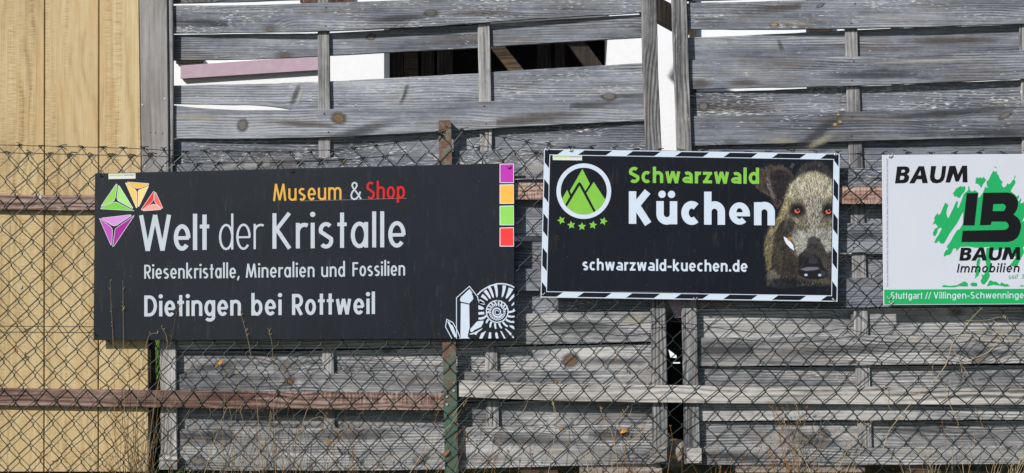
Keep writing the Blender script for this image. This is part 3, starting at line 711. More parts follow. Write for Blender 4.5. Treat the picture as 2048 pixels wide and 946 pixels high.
def glyph(ch, st):
    """returns (strokes, discs, width); y up, baseline 0"""
    h, A, Cp, De, W, w_ = st['h'], st['A'], st['C'], st['D'], st['W'], st['w']
    o = w_/2; rx, ry = (W-w_)/2, (h-w_)/2; cx, cy = W/2, h/2; S = []; Dd = []
    hum = st.get('hum'); ov = h*0.02
    def stem(x, a, b_): S.append(([(x, a), (x, b_)], w_))
    def full(): S.append((arc(cx, cy, rx, ry+ov, 0, 360, 28)[:-1], w_, True))
    ar = min(rx*1.05, h*0.5)
    if ch == 'l': stem(o, 0, A); return S, Dd, w_
    if ch == 'I': stem(o, 0, Cp); return S, Dd, w_
    if ch == 'i': stem(o, 0, h); Dd.append((o, Cp*0.965 - w_*0.1, w_*0.66)); return S, Dd, w_
    if ch == 'n' or ch == 'h':
        stem(o, 0, A if ch == 'h' else h)
        S.append((arc(cx, h-o-ar+ov, rx, ar, 180, 0) + [(W-o, 0)], w_)); return S, Dd, W
    if ch == 'm':
        W2 = W*0.93; r2 = (W2-w_)/2
        stem(o, 0, h); S.append((arc(W2/2, h-o-ar+ov, r2, ar, 180, 0)+[(W2-o, 0)], w_))
        S.append((arc(W2-w_+W2/2, h-o-ar+ov, r2, ar, 180, 0)+[(2*W2-w_-o, 0)], w_)); return S, Dd, 2*W2-w_
    if ch in 'uü':
        S.append(([(o, h)] + arc(cx, o+ar-ov, rx, ar, 180, 360), w_)); stem(W-o, 0, h)
        if ch == 'ü':
            for k_ in (-1, 1): Dd.append((cx+k_*w_*0.62, A*0.905, w_*0.50))
        return S, Dd, W
    if ch == 'r':
        stem(o, 0, h); a_ = arc(o+rx*1.0, h-o-ar, rx, ar, 180, 62 if not hum else 75, 12); S.append((a_, w_)); return S, Dd, W*0.62
    if ch == 'e':
        bt = min(w_*0.85, h*0.17)
        if hum and w_ > h*0.25:
            yb_ = cy*0.93; a_ = arc(cx, cy, rx, ry+ov, 0, 312, 30)
            ws = [w_*(1-0.22*abs(math.sin(R(312*k_/30)))) for k_ in range(31)]
            S.append((a_, ws)); S.append(([(W-o, cy+0.1), (W-o, yb_-bt/2)], w_)); S.append(([(w_*0.7, yb_), (W-w_*0.3, yb_)], bt)); return S, Dd, W
        S.append((arc(cx, cy, rx, ry+ov, -4, 318, 28), w_)); 
        S.append(([(w_*0.7, cy*0.96), (W-w_*0.35, cy*0.96)], bt)); return S, Dd, W
    if ch == 'c': S.append((arc(cx, cy, rx, ry+ov, 50, 310, 22), w_)); return S, Dd, W*0.90
    if ch == 'o': full(); return S, Dd, W
    if ch == 'a' and not hum: full(); stem(W-o, 0, h); return S, Dd, W
    if ch == 'a':
        S.append((arc(cx*0.98, h-o-ar*0.8, rx, ar*0.8, 128, 0, 14)+[(W-o, 0)], w_))
        b2 = h*0.29; S.append((arc(cx*1.0, b2, rx, b2-o, 20, 340, 20)[:0] + [(W-o, b2*2-o)] + arc(cx*0.92, b2, rx*0.92, b2-o, 90, 270, 12) + [(W-o, o)], w_*0.88))
        return S, Dd, W
    if ch == 'd': full(); stem(W-o, 0, A); return S, Dd, W
    if ch == 'b': full(); stem(o, 0, A); return S, Dd, W
    if ch == 'p': full(); stem(o, -De, h); return S, Dd, W
    if ch == 'g':
        full(); S.append(([(W-o, h)] + arc(cx, -De+o+ar*0.8, rx, ar*0.8, 0, -150, 14), w_)); return S, Dd, W
    if ch == 's':
        W2 = W*0.84; r2 = (W2-w_)/2; q = (h-w_)/4
        a_ = arc(W2/2, h-o-q, r2, q+ov, 40, 200, 12); b_ = arc(W2/2, o+q, r2, q+ov, 20, -140, 12)
        S.append((a_+b_, w_)); return S, Dd, W2
    if ch == 'S':
        W2 = W*1.02; r2 = (W2-w_)/2; q = (Cp-w_)/4
        a_ = arc(W2/2, Cp-o-q, r2, q+ov, 45, 205, 12); b_ = arc(W2/2, o+q, r2, q+ov, 22, -140, 12)
        S.append((a_+b_, w_)); return S, Dd, W2
    if ch == 't':
        bw = w_*1.0+h*0.22; S.append(([(bw/2+0, 0), (bw/2, st.get('T', A))], w_)); S.append(([(0, h-o), (bw, h-o)], w_*0.9)); return S, Dd, bw
    if ch in 'kK':
        T = A if ch == 'k' else Cp; X = h if ch == 'k' else Cp; Wk = W*(1.0 if ch == 'k' else 1.12)
        stem(o, 0, T)
        S.append(([(w_*0.75, X*0.50), (Wk-w_*0.62, X)], w_*0.98)); S.append(([(w_*1.0, X*0.56), (Wk-w_*0.55, 0)], w_)); return S, Dd, Wk
    if ch in 'wW':
        H = h if ch == 'w' else Cp; Ww = W*(1.45 if ch == 'w' else 1.95); q = w_*0.52
        xs_ = [q, Ww*0.27, Ww*0.5, Ww*0.73, Ww-q]
        for k_ in range(4):
            a, b_ = xs_[k_], xs_[k_+1]
            y0, y1 = (H, 0) if k_ % 2 == 0 else (0, H)
            S.append(([(a, y0), (b_, y1)], w_*0.97))
        S = [( [(p[0], min(H, max(0, p[1]))) for p in s_[0]], s_[1]) for s_ in S]
        return S, Dd, Ww
    if ch == 'V':
        Wv = W*1.15; q = w_*0.5; S += [([(q, Cp), (Wv/2, 0)], w_), ([(Wv-q, Cp), (Wv/2, 0)], w_)]; return S, Dd, Wv
    if ch == '/': S.append(([(0, -w_*0.3), (W*0.5, Cp)], w_*0.9)); return S, Dd, W*0.5
    if ch == 'z':
        W2 = W*0.85; S.append(([(0, h-o), (W2, h-o)], w_*0.92)); S.append(([(0, o), (W2, o)], w_*0.92)); S.append(([(w_*0.55, o), (W2-w_*0.55, h-o)], w_)); return S, Dd, W2
    if ch == 'D':
        W2 = W*1.18; stem(o, 0, Cp); q = (Cp-w_)/2
        S.append(([(o, Cp-o)] + arc(W2*0.42, Cp/2, W2*0.58-o, q, 90, -90, 16) + [(o, o)], w_)); return S, Dd, W2
    if ch == 'R':
        W2 = W*1.02; stem(o, 0, Cp); q = Cp*0.25
        S.append(([(o, Cp-o)] + arc(W2*0.5, Cp-o-q*0.98, W2*0.5-o, q*0.98, 90, -90, 14) + [(o, Cp-o-2*q*0.98)], w_))
        S.append(([(W2*0.42, Cp*0.46), (W2-w_*0.5, 0)], w_)); return S, Dd, W2
    if ch == 'F':
        stem(o, 0, Cp); S.append(([(o, Cp-o), (W*0.88, Cp-o)], w_)); S.append(([(o, Cp*0.53), (W*0.82, Cp*0.53)], w_)); return S, Dd, W*0.88
    if ch == 'M':
        W2 = W*1.6; q = w_*0.5
        S += [([(q, 0), (W2*0.14+q, Cp)], w_), ([(W2-q, 0), (W2*0.86-q, Cp)], w_), ([(W2*0.14+q, Cp), (W2/2, Cp*0.04)], w_*0.95), ([(W2*0.86-q, Cp), (W2/2, Cp*0.04)], w_*0.95)]
        return S, Dd, W2
    if ch == '&':
        W2 = W*1.15
        S.append(([(W2*0.98, Cp*0.02),(W2*0.72, Cp*0.30),(W2*0.30, Cp*0.66),(W2*0.20, Cp*0.80)], w_))
        S.append(([(W2*0.20, Cp*0.78),(W2*0.26, Cp*0.91),(W2*0.42, Cp*0.96),(W2*0.58, Cp*0.90),(W2*0.62, Cp*0.77),(W2*0.5, Cp*0.64)], w_))
        S.append(([(W2*0.52, Cp*0.66),(W2*0.22, Cp*0.44),(W2*0.12, Cp*0.26),(W2*0.18, Cp*0.10),(W2*0.38, Cp*0.03),(W2*0.62, Cp*0.08)], w_))
        S.append(([(W2*0.60, Cp*0.07),(W2*0.82, Cp*0.26),(W2*0.92, Cp*0.44)], w_)); return S, Dd, W2
    if ch == ',': S.append(([(w_*0.9, w_*1.1), (w_*0.1, -De*0.55)], w_*0.9)); return S, Dd, w_*1.2
    if ch == '.': Dd.append((w_*0.6, w_*0.6, w_*0.62)); return S, Dd, w_*1.2
    if ch == '-': S.append(([(0, h*0.5), (W*0.6, h*0.5)], w_*0.95)); return S, Dd, W*0.6
    if ch == ' ': return S, Dd, W*st.get('space', 0.45)
    raise ValueError(ch)

def line(pr, text, x0, x1, b0, b1, st, shear=0.0):
    """stroke lettering from x0 to x1, baseline from b0 to b1"""
    sp = st['sp']; cur = 0; items = []
    for ch in text:
        S, Dd, wd = glyph(ch, st); items.append((cur, S, Dd)); cur += wd + (sp if ch != ' ' else 0)
    cur -= sp; k_ = (x1-x0)/cur
    def T(x, y): 
        X = x0 + x*k_; return (X + shear*y, b0 + (b1-b0)*(X-x0)/(x1-x0) - y)
    for off_, S, Dd in items:
        for s_ in S: pr.rib([T(off_+p[0], p[1]) for p in s_[0]], s_[1], len(s_) > 2)
        for (x, y, r) in Dd:
            c_ = T(off_+x, y); pr.disc(c_[0], c_[1], r)
def lettering(parent, front, mat, lines, name='lettering'):
    for l_ in lines:
        pr = Print(front); line(pr, *l_); pr.build(name, M[mat], parent)

_font_cache = {}
def textmesh(s_, bold=0.0):
    key = (s_, bold)
    if key not in _font_cache:
        cu = bpy.data.curves.new('t', 'FONT'); cu.body = s_; cu.offset = bold; cu.resolution_u = 3
        ob_ = bpy.data.objects.new('t', cu); C.objects.link(ob_)
        bpy.context.view_layer.update()
        me = bpy.data.meshes.new_from_object(ob_.evaluated_get(bpy.context.evaluated_depsgraph_get()))
        v = [(a.co.x, a.co.y) for a in me.vertices]; f = [tuple(p.vertices) for p in me.polygons]
        bpy.data.objects.remove(ob_); bpy.data.meshes.remove(me); bpy.data.curves.remove(cu)
        _font_cache[key] = (v, f)
    return _font_cache[key]
def typeset(parent, front, mat, s_, x0, x1, b0, b1, cap, bold=0.0, shear=0.0, rot=False, name='lettering'):
    v, f = textmesh(s_, bold)
    mx0 = min(a[0] for a in v); mx1 = max(a[0] for a in v); kx = (x1-x0)/(mx1-mx0); ky = cap/0.73
    out = []
    for x, y in v:
        X = (x-mx0)*kx; Y = y*ky
        if rot: out.append(P(b0 - 0 + -Y*1.0 + (b1-b0)*X/(x1-x0), x1 - X, front))
        else: out.append(P(x0+X+shear*Y, b0+(b1-b0)*X/(x1-x0) - Y, front))
    return mkobj(name, out, f, M[mat], parent)

def panel(parent, corners, front, th, mat, name='panel'):
    m = MB(); m.pquad(corners, front, front+th)
    o = m.build(name, mat, parent)
    bv = o.modifiers.new('bevel', 'BEVEL'); bv.width = 0.0006; bv.segments = 1
    return o
def tie(par, px, py, front, s_=1.0, mat='wire_old', curl=1):
    m = MB()
    m.tube([P(px,py,front+0.004), P(px,py,front-0.002), P(px+3*s_*curl,py-1*s_,front-0.0045), P(px+6*s_*curl,py-4*s_,front-0.003), P(px+5*s_*curl,py-9*s_,front+0.006)], 0.0014, 5)
    m.tube([P(px-4*s_,py-6*s_,front-0.001), P(px-2*s_,py-1*s_,front-0.003), P(px+1*s_,py+2*s_,front-0.003), P(px+3*s_,py-2*s_,front-0.002)], 0.0009, 5)
    return m.build('wire_tie', M[mat], par)
def hole(par, px, py, front):
    m = MB(); c0 = P(px, py, front); m.tube([c0+Vector((0,0.0004,0)), c0+Vector((0,-0.0005,0))], 0.0042, 12); return m.build('eyelet', M['ink'], par)
def sticker(par, x0, y0, x1, y1, fr, slope):
    st_ = empty_child = None
    pr = Print(fr-0.0003); pr.poly([(x0,y0),(x1,y0+slope),(x1,y1+slope),(x0,y1)]); o = pr.build('sticker', M['sticker_pale'], par)
    pr = Print(fr-0.0006); xm = x0+(x1-x0)*0.56; pr.poly([(x0+2,y0+2),(xm,y0+2+slope*0.56),(xm,y0+4.8+slope*0.56),(x0+2,y0+4.8)]); pr.build('sticker_bar', M['sticker_green'], o)
    pr = Print(fr-0.0006)
    pr.poly([(xm+1,y0+2.4+slope*.56),(x1-2,y0+2.4+slope),(x1-2,y0+4.4+slope),(xm+1,y0+4.4+slope*.56)])
    pr.build('sticker_bar', M['sticker_ink'], o)
    return o

# ---------------------------------------------------------------- sign 1: charcoal
F1 = -0.0095
s1 = empty('advertising_sign', P(608, 680, F1), 'long charcoal museum sign with coloured crystals and grey lettering, hanging left on the wire fence', 'sign', 'advertising signs on the wire fence')
panel(s1, [(190,347),(1028,326),(1028.5,677),(187,680.5)], F1, 0.003, M['charcoal'])
p1 = F1 - 0.0004
fut = dict(A=67, C=67, h=44, D=18, W=34, w=9.6, sp=6.6, T=67)
def stl(**kw): d_ = dict(fut); d_.update(kw); return d_
# Museum & Shop
t1 = stl(A=35, C=33.5, h=24.5, D=8, W=16, w=4.1, sp=3.8, T=33)
lettering(s1, p1, 'museum_gold', [('Museum', 546, 683, 402, 399, dict(t1, C=34))])
lettering(s1, p1, 'letter_grey', [('&', 699.5, 722.5, 400, 399, dict(t1, C=36, w=3.2))])
lettering(s1, p1, 'shop_red', [('Shop', 733, 810, 398, 397, dict(t1, C=34, A=36))])
lettering(s1, p1, 'letter_grey', [
  ('Welt', 278, 418.5, 502, 499.5, stl(C=71.5, A=72.5, T=70.5, h=51, W=34.5, w=8.6, sp=5.6)),
  ('der', 438, 525, 499.5, 498, stl(A=72, h=50.5, W=29, w=4.4, sp=6)),
  ('Kristalle', 545, 811, 497.5, 494, stl(A=72, C=71, T=70.5, h=51, W=35.5, w=8.0, sp=8.6))])
t2 = stl(A=31.5, C=28, h=20.5, D=8, W=13.4, w=3.6, sp=3.1, T=28, space=0.6)
lettering(s1, p1, 'letter_grey', [
  ('Riesenkristalle,', 288.5, 479, 557.5, 556, t2),
  ('Mineralien', 491.5, 629, 555.5, 554, t2), ('und', 642.5, 690, 554, 553.2, t2), ('Fossilien', 705, 810, 552.5, 551, t2)])
t3 = stl(A=45, C=42, h=31, D=11.5, W=21.5, w=6.5, sp=4.2, T=42)
lettering(s1, p1, 'letter_grey', [
  ('Dietingen', 288.5, 482, 633, 631, t3), ('bei', 502.5, 563.5, 631, 630, t3), ('Rottweil', 584, 750, 630, 628, t3)])
# scratched line under Museum & Shop
pr = Print(p1); pr.rib([(600,402),(813,396.5)], 0.5); pr.build('scratch', M['sticker_ink'], s1)
# crystal emblem
gems = {'g1': [(262,168),(248,168),(72,425),(82,431),(205,378),(228,358),(240,325),(262,180)],
 'g2': [(275,185),(288,188),(448,448),(440,456),(285,372),(266,356),(258,325)],
 'g3': [(66,450),(205,386),(235,378),(265,384),(460,482),(70,460)],
 'o1': [(385,142),(635,160),(633,176),(540,212),(505,218),(475,212),(386,152)],
 'o2': [(360,152),(373,153),(468,222),(486,242),(492,262),(499,442),(488,448)],
 'o3': [(632,188),(630,200),(520,430),(508,430),(506,262),(512,242),(530,230)],
 'r1': [(690,254),(701,256),(695,340),(688,362),(670,382),(556,476),(546,468)],
 'r2': [(709,264),(720,268),(800,445),(793,454),(722,402),(708,380),(703,350)],
 'r3': [(568,474),(650,414),(688,403),(722,410),(782,458),(776,468),(574,483)],
 'p1': [(80,568),(420,529),(430,540),(262,650),(230,661),(198,652),(82,578)],
 'p2': [(52,574),(64,577),(180,665),(198,688),(207,715),(199,880),(187,887)],
 'p3': [(461,538),(456,552),(225,898),(209,906),(236,712),(244,694),(262,678)]}
for k_, pts in gems.items():
    q_ = [(190+a/5.913, 340+b_/5.913) for a, b_ in pts]
    pr = Print(p1); pr.poly(q_); g = pr.build('gem_facet', M['gem_'+k_], s1)
    pr = Print(p1-0.0003); pr.rib(q_, 0.75, True); pr.build('facet_outline', M['pure_white'], g)
# four squares
for (ya, yb_, mt) in ((327,366,'sq_purple'),(368.5,407.5,'sq_orange'),(411,450.5,'sq_green'),(454.5,493,'sq_red')):
    pr = Print(p1); pr.poly([(999.3,ya+0.7),(1027.6,ya),(1027.8,yb_),(999.3,yb_)]); b_ = pr.build('colour_square', M['pure_white'], s1)
    pr = Print(p1-0.0003); pr.poly([(1000.6,ya+2),(1026.4,ya+1.3),(1026.6,yb_-1.4),(1000.6,yb_-1.4)]); pr.build('square_fill', M[mt], b_)
# crystal and ammonite drawing
Z = lambda a, b_: (880+a/7.275, 560+b_/7.275)
cr = Print(p1)
def zp(pts, wv=None, closed=False):
    wv = wv*0.8 if wv else wv
    q_ = [Z(*p) for p in pts]
    if wv: cr.rib(q_, wv/7.275, closed)
    else: cr.poly(q_)
zp([(240,853),(240,258),(428,92),(548,245),(556,300)], 15)
zp([(430,130),(470,185),(460,208),(476,225),(485,275),(425,342),(300,314),(290,285),(305,248)])
zp([(303,334),(425,357),(431,690),(407,790),(400,850),(310,850),(298,800)])
zp([(172,853),(80,680),(98,572),(185,617),(246,725),(300,850)], 15)
zp([(105,600),(132,602),(160,650),(186,662),(225,770),(240,832),(212,832),(165,740),(140,680)])
zp([(440,712),(540,602),(632,590),(630,622),(598,682),(500,728),(462,760),(442,748)])
zp([(430,782),(500,762),(622,697),(604,722),(548,764),(528,800),(500,786),(435,796)])
zp([(270,853),(300,838),(345,842),(400,820),(432,850)])
CX, CY = 832, 466
def pol(r, a): return (CX + r*math.cos(R(a)), CY - r*math.sin(R(a)))
def tooth(a, r0, r1, w0, w1, bend=0, pin=True):
    pts = []; n_ = 6
    for k_ in range(n_+1):
        t_ = k_/n_; pts.append(pol(r0+(r1-r0)*t_, a+bend*t_*t_))
    ws = [max(0.3, (w0+(w1-w0)*(k_/n_))/7.275) for k_ in range(n_+1)]
    if pin: ws[0] *= 0.45
    q_ = [Z(*p) for p in pts]; 
    cr.rib(q_, ws)
# outer rim and its long ribs
rim = [(545,218),(590,170),(640,134),(720,88),(830,55),(900,54),(960,60),(1030,82),(1080,108)]
zp(rim, 24)
for (a, r0, r1, w0, w1) in ((146,225,305,26,62),(130,218,330,22,52),(117,215,360,26,50),(105,215,385,28,42),(91,215,395,24,48),(72,225,400,22,52),(57,235,400,26,72)):
    tooth(a, r0, r1, w0, w1, 3)
zp([(560,290),(640,330),(655,352),(640,362),(562,335)])
zp([(558,365),(620,390),(645,415),(620,432),(560,428)]); zp([(558,468),(640,462),(645,500),(560,505)]); zp([(560,548),(640,535),(655,560),(600,578),(560,574)])
zp([(1080,200),(1080,245),(1005,318),(1000,295),(1040,235)]); zp([(1078,315),(1080,350),(1045,382),(1040,360)]); zp([(1080,410),(1080,460),(1058,462),(1062,430)])
zp([(1080,515),(1080,540),(1058,535)]); zp([(1032,622),(1060,590),(1080,600),(1080,625)]); zp([(1002,660),(1050,662),(1080,680),(1082,722),(1030,690)])
zp([(940,708),(965,712),(1040,775),(1080,838),(1060,846),(1020,810),(1000,772)]); zp([(875,740),(900,748),(955,850),(930,852)]); zp([(812,755),(835,770),(852,850),(815,850),(802,790)])
zp([(715,758),(745,765),(745,850),(702,850)]); zp([(600,775),(672,740),(640,800),(615,852),(570,852)])
# middle whorl
for a in range(0, 360, 20):
    if 200 <= a <= 345 or a <= 15: tooth(a, 165, 205 + (55 if (a > 280 or a < 16) else 40 if a > 235 else 20), 30, 24, 6, False)
    else: tooth(a, 118, 165 + (10 if a < 100 else 0), 26, 12, 10, False)
cr.rib([Z(*p) for p in [pol(158 + 8*math.sin(R(a)), a) for a in range(0, 360, 10)]], 2.2, True)
for a in range(0, 360, 15): tooth(a+4, 84, 122, 10, 22, 5)
sp_ = [pol(18+a*0.085, a) for a in range(0, 720, 20)]
cr.rib([Z(*p) for p in sp_], [1.2+2.4*(k_/36) for k_ in range(len(sp_))])
o = cr.build('crystal_and_ammonite', M['letter_white'], s1)
sticker(s1, 217, 347.2, 271, 358.2, F1, -0.9)
for px, py in ((203,352.5),(583,344.5),(1017,336.5),(192,671),(1019,672)):
    hole(s1, px, py, F1); tie(s1, px, py, F1, 0.8, 'wire_old', 1 if px > 300 else -1)

# ---------------------------------------------------------------- sign 2: navy with boar
F2 = -0.0095
s2 = empty('advertising_sign', P(1380, 600, F2), 'navy kitchen sign with a printed wild boar head and striped border, middle sign of three', 'sign', 'advertising signs on the wire fence')
TL, TR, BR, BL = (1088,297.5), (1679.5,307), (1675,603.5), (1081,595)
panel(s2, [TL, TR, BR, BL], F2, 0.003, M['navy'])
def bil(u, v_):
    a = (TL[0]+(TR[0]-TL[0])*u, TL[1]+(TR[1]-TL[1])*u); b_ = (BL[0]+(BR[0]-BL[0])*u, BL[1]+(BR[1]-BL[1])*u)
    return (a[0]+(b_[0]-a[0])*v_, a[1]+(b_[1]-a[1])*v_)
p2 = F2-0.0004
Wp, Hp = 592.0, 297.0
def S2(x, y): return bil(x/Wp, y/Hp)
pr = Print(p2)     # white rim and inner line
def frame(pr, i, t_):
    o_ = [S2(i,i), S2(Wp-i,i), S2(Wp-i,Hp-i), S2(i,Hp-i)]; n_ = [S2(i+t_,i+t_), S2(Wp-i-t_,i+t_), S2(Wp-i-t_,Hp-i-t_), S2(i+t_,Hp-i-t_)]
    for k_ in range(4): pr.poly([o_[k_], o_[(k_+1)%4], n_[(k_+1)%4], n_[k_]])
frame(pr, 0.2, 1.7); frame(pr, 11.2, 1.3); pr.build('border_line', M['letter_white'], s2)
# hazard stripes between the rims
B0, B1 = 1.9, 11.2
def clipstripe(side, a, b_, lean):
    pr = Print(p2)
    if side == 'T': q_ = [S2(a,B0),S2(b_,B0),S2(b_-lean,B1),S2(a-lean,B1)]
    if side == 'B': q_ = [S2(a,Hp-B1),S2(b_,Hp-B1),S2(b_-lean,Hp-B0),S2(a-lean,Hp-B0)]
    if side == 'L': q_ = [S2(B0,a),S2(B0,b_),S2(B1,b_+lean),S2(B1,a+lean)]
    if side == 'R': q_ = [S2(Wp-B1,a),S2(Wp-B1,b_),S2(Wp-B0,b_+lean),S2(Wp-B0,a+lean)]
    return pr.poly(q_) or pr.build('border_stripe', M['letter_white'], s2)
for k_ in range(6):
    a = 40+97*k_; clipstripe('T', a, min(a+41, 588), 13)
    a = 45+97*k_; clipstripe('B', a, min(a+41, 578), 13) if a < 560 else None
for k_ in range(4):
    a = 27+68.5*k_; clipstripe('L', a, a+33, 12); 
for k_ in range(4):
    a = 14+68.5*k_; clipstripe('R', a, a+36, 13)
# emblem
E = lambda a, b_: (1100+a/5.913, 310+b_/5.913)
pr = Print(p2); pr.rib(arc(1167.6, 382.3, 50.4, 51.2, 0, 360, 64)[:-1], 8.6, True); pr.build('emblem_ring', M['letter_white'], s2)
ecx, ecy, er = 400, 428, 273
def arcE(a0, a1): return [(ecx+er*math.cos(R(a)), ecy+er*1.01*math.sin(R(a))) for a in np.linspace(a0, a1, 14)]
mts = [[(383,165),(472,340),(418,425),(372,342),(350,318),(328,335),(252,462),(234,425)],
       [(348,362)] + [(515,672)] + arcE(64, 138),
       [(517,318),(650,522)] + arcE(22, 59) + [(430,450)],
       [(203,412),(236,490),(178,588)] + arcE(143.5, 161)]
for t_ in mts:
    pr = Print(p2); pr.poly([E(*a) for a in t_]); pr.build('mountain', M['kitchen_green'], s2)
for (cx_, cy_, rot) in ((134,772,-20),(252,828,-8),(378,845,0),(508,828,8),(632,783,18)):
    pts = []
    for k_ in range(10):
        r_ = 50 if k_ % 2 == 0 else 24; a = -90+36*k_+rot; pts.append(E(cx_+r_*math.cos(R(a)), cy_+r_*math.sin(R(a))))
    pr = Print(p2); pr.poly(pts); pr.build('star', M['kitchen_green'], s2)
hum = dict(hum=True, A=34, C=33, h=25, D=8, W=21, w=6.7, sp=3.0, T=33)

# boar photograph printed on the sign: a fine grid of coloured cells
def boar():
    sx_, sy_ = 574, 946; q = 1.9
    nx, ny = int(540/q), int(946/q)
    xs = (np.arange(nx)+0.5)*q; ys = (np.arange(ny)+0.5)*q
    X, Y = np.meshgrid(xs, ys)
    bgc = np.array((10, 15, 26.0)); img = np.zeros((ny, nx, 3)) + bgc
    rg = np.random.RandomState(3)
    def blob(cx, cy, rx, ry, ang, col, soft=0.3, amt=1.0):
        a = R(ang); dx, dy = X-cx, Y-cy
        u = (dx*math.cos(a)+dy*math.sin(a))/rx; v_ = (-dx*math.sin(a)+dy*math.cos(a))/ry
        d_ = np.sqrt(u*u+v_*v_); m_ = np.clip((1+soft-d_)/(2*soft), 0, 1); m_ = m_*m_*(3-2*m_)*amt
        img[:] = img*(1-m_[...,None]) + np.array(col, float)*m_[...,None]
    def inside(px, py, pl):
        r_ = np.zeros(px.shape, bool); n_ = len(pl)
        for k_ in range(n_):
            x1, y1 = pl[k_]; x2, y2 = pl[(k_+1) % n_]
            c_ = ((y1 > py) != (y2 > py)) & (px < (x2-x1)*(py-y1)/((y2-y1) or 1e-9)+x1); r_ ^= c_
        return r_
    def pg(pl, col, soft=3, amt=1.0):
        m_ = inside(X, Y, pl).astype(float)
        for _ in range(soft):
            m_ = (m_ + np.roll(m_,1,0)+np.roll(m_,-1,0)+np.roll(m_,1,1)+np.roll(m_,-1,1))/5
        img[:] = img*(1-m_[...,None]*amt) + np.array(col, float)*m_[...,None]*amt
    pg([(200,260),(150,380),(88,460),(62,560),(72,700),(84,850),(200,872),(330,850),(520,860),(520,200),(300,150)], (70,62,52), 4)
    pg([(275,100),(300,55),(350,22),(410,10),(470,32),(520,86),(520,150),(300,150)], (56,53,55), 3)
    pg([(330,90),(360,45),(410,30),(450,50),(470,90)], (24,22,26), 6, .8)
    pg([(4,190),(10,120),(28,70),(90,38),(180,38),(238,72),(262,112),(232,170),(205,250),(150,335),(100,245),(40,215)], (70,60,55), 2)
    pg([(60,190),(90,110),(150,66),(215,80),(245,115),(215,180),(195,250),(150,300),(110,230)], (28,24,27), 5, .95)
    pg([(70,120),(100,105),(115,190),(150,270),(120,260),(85,190)], (128,118,116), 4, .75)
    pg([(215,200),(245,150),(300,105),(345,85),(400,76),(460,92),(520,130),(520,480),(330,480),(225,500),(195,420),(190,330)], (122,117,101), 4)
    pg([(235,180),(300,118),(350,96),(400,88),(470,110),(520,150),(520,250),(420,270),(330,260),(260,270),(225,250)], (186,179,154), 10, .9)
    pg([(205,250),(255,250),(235,330),(190,400),(110,520),(75,520),(110,450),(160,380)], (146,136,104), 7, .85)
    pg([(330,250),(450,250),(440,420),(400,470),(350,440),(325,330)], (160,156,146), 12, .75)
    pg([(70,520),(130,500),(120,640),(110,720),(85,740),(68,640)], (128,120,90), 7, .8)
    pg([(90,740),(180,730),(220,800),(200,860),(90,850)], (112,110,106), 8, .6)
    pg([(170,420),(230,395),(270,420),(262,470),(215,505),(190,560),(262,620),(285,690),(292,770),(270,850),(170,810),(115,680),(130,540)], (38,34,32), 12, .9)
    pg([(140,560),(180,540),(175,620),(190,700),(150,690)], (92,84,64), 6, .6)
    pg([(235,505),(300,482),(400,470),(520,470),(520,640),(470,610),(420,560),(385,560),(350,610),(330,650),(292,650),(268,570)], (168,168,160), 9, .85)
    pg([(360,530),(400,515),(440,540),(480,620),(500,700),(470,700),(420,640),(380,640),(340,680),(345,600)], (58,54,56), 12, .9)
    pg([(490,640),(520,600),(520,820),(480,800)], (44,42,46), 6, .9)
    pg([(345,655),(392,632),(438,655),(462,720),(486,748),(488,785),(440,808),(350,806),(296,778),(288,742),(322,715)], (24,22,28), 3)
    pg([(300,738),(350,722),(420,722),(440,735),(400,745),(345,750)], (120,122,134), 5, .8)
    pg([(365,665),(392,648),(418,668),(425,700),(360,700)], (58,57,68), 8, .7)
    pg([(440,740),(478,755),(478,780),(455,790)], (70,69,80), 6, .6)
    pg([(290,700),(300,640),(330,660),(318,712),(292,735)], (20,18,22), 4, .9)
    pg([(275,815),(330,812),(400,815),(480,812),(470,845),(400,862),(300,850)], (64,62,58), 6, .8)
    pg([(60,866),(540,866),(540,946),(60,946)], (10,15,26), 8, 1)
    pg([(120,800),(300,800),(540,850),(540,900),(60,900)], (12,15,22), 14, .8)
    pg([(300,640),(340,600),(350,660),(318,712),(292,735)], (26,24,28), 5, .8)
    for ex in (287, 493):
        blob(ex, 342, 50 if ex < 400 else 40, 46, 0, (28,24,26), 0.4); blob(ex-30, 385, 26, 18, 30, (90,82,70), .6, .5)
    base = img.copy(); lum = base.mean(2); fur = np.clip((np.abs(base-bgc).sum(2)-16)/30, 0, 1)
    # short painted hairs follow the growth direction away from the snout
    n = 30000
    hx = rg.uniform(0, 540, n); hy = rg.uniform(0, 930, n)
    for a, b_ in zip(hx, hy):
        i, j = min(ny-1, int(b_/q)), min(nx-1, int(a/q))
        if fur[i, j] < rg.rand(): continue
        dx, dy = a-395, b_-640
        if b_ < 560: ang = math.atan2(dy*1.2, dx*0.8)
        else: ang = math.atan2(abs(dy)*0.6+60, dx)
        if 288 < a < 490 and 650 < b_ < 808: continue
        if a < 250 and b_ < 330: ang = math.atan2(b_-420, a-230)
        if a < 260 and b_ > 330: ang = math.atan2(1.0, -0.55)
        ang += rg.normal(0, 0.30); L = rg.uniform(9, 27) if b_ < 700 or a < 280 else rg.uniform(5, 12)
        c_ = base[i, j]; f_ = rg.choice((0.22, 0.5, 0.9, 1.2, 1.5), p=(.24,.22,.22,.2,.12))*(0.72+0.5*(0.5+0.5*noise.noise(Vector((a*0.02, b_*0.02, 1.0)))))
        if lum[i, j] < 50: f_ = rg.choice((0.5, 1.0, 1.8, 3.0), p=(.4,.33,.19,.08))
        c_ = np.clip(c_*f_*np.array((1.0+rg.normal(0,.02), 1.0, 1.0+rg.normal(0,.05))), 6, 232)
        m_ = max(4, int(L/q*1.3)); cv = rg.normal(0, 0.25)
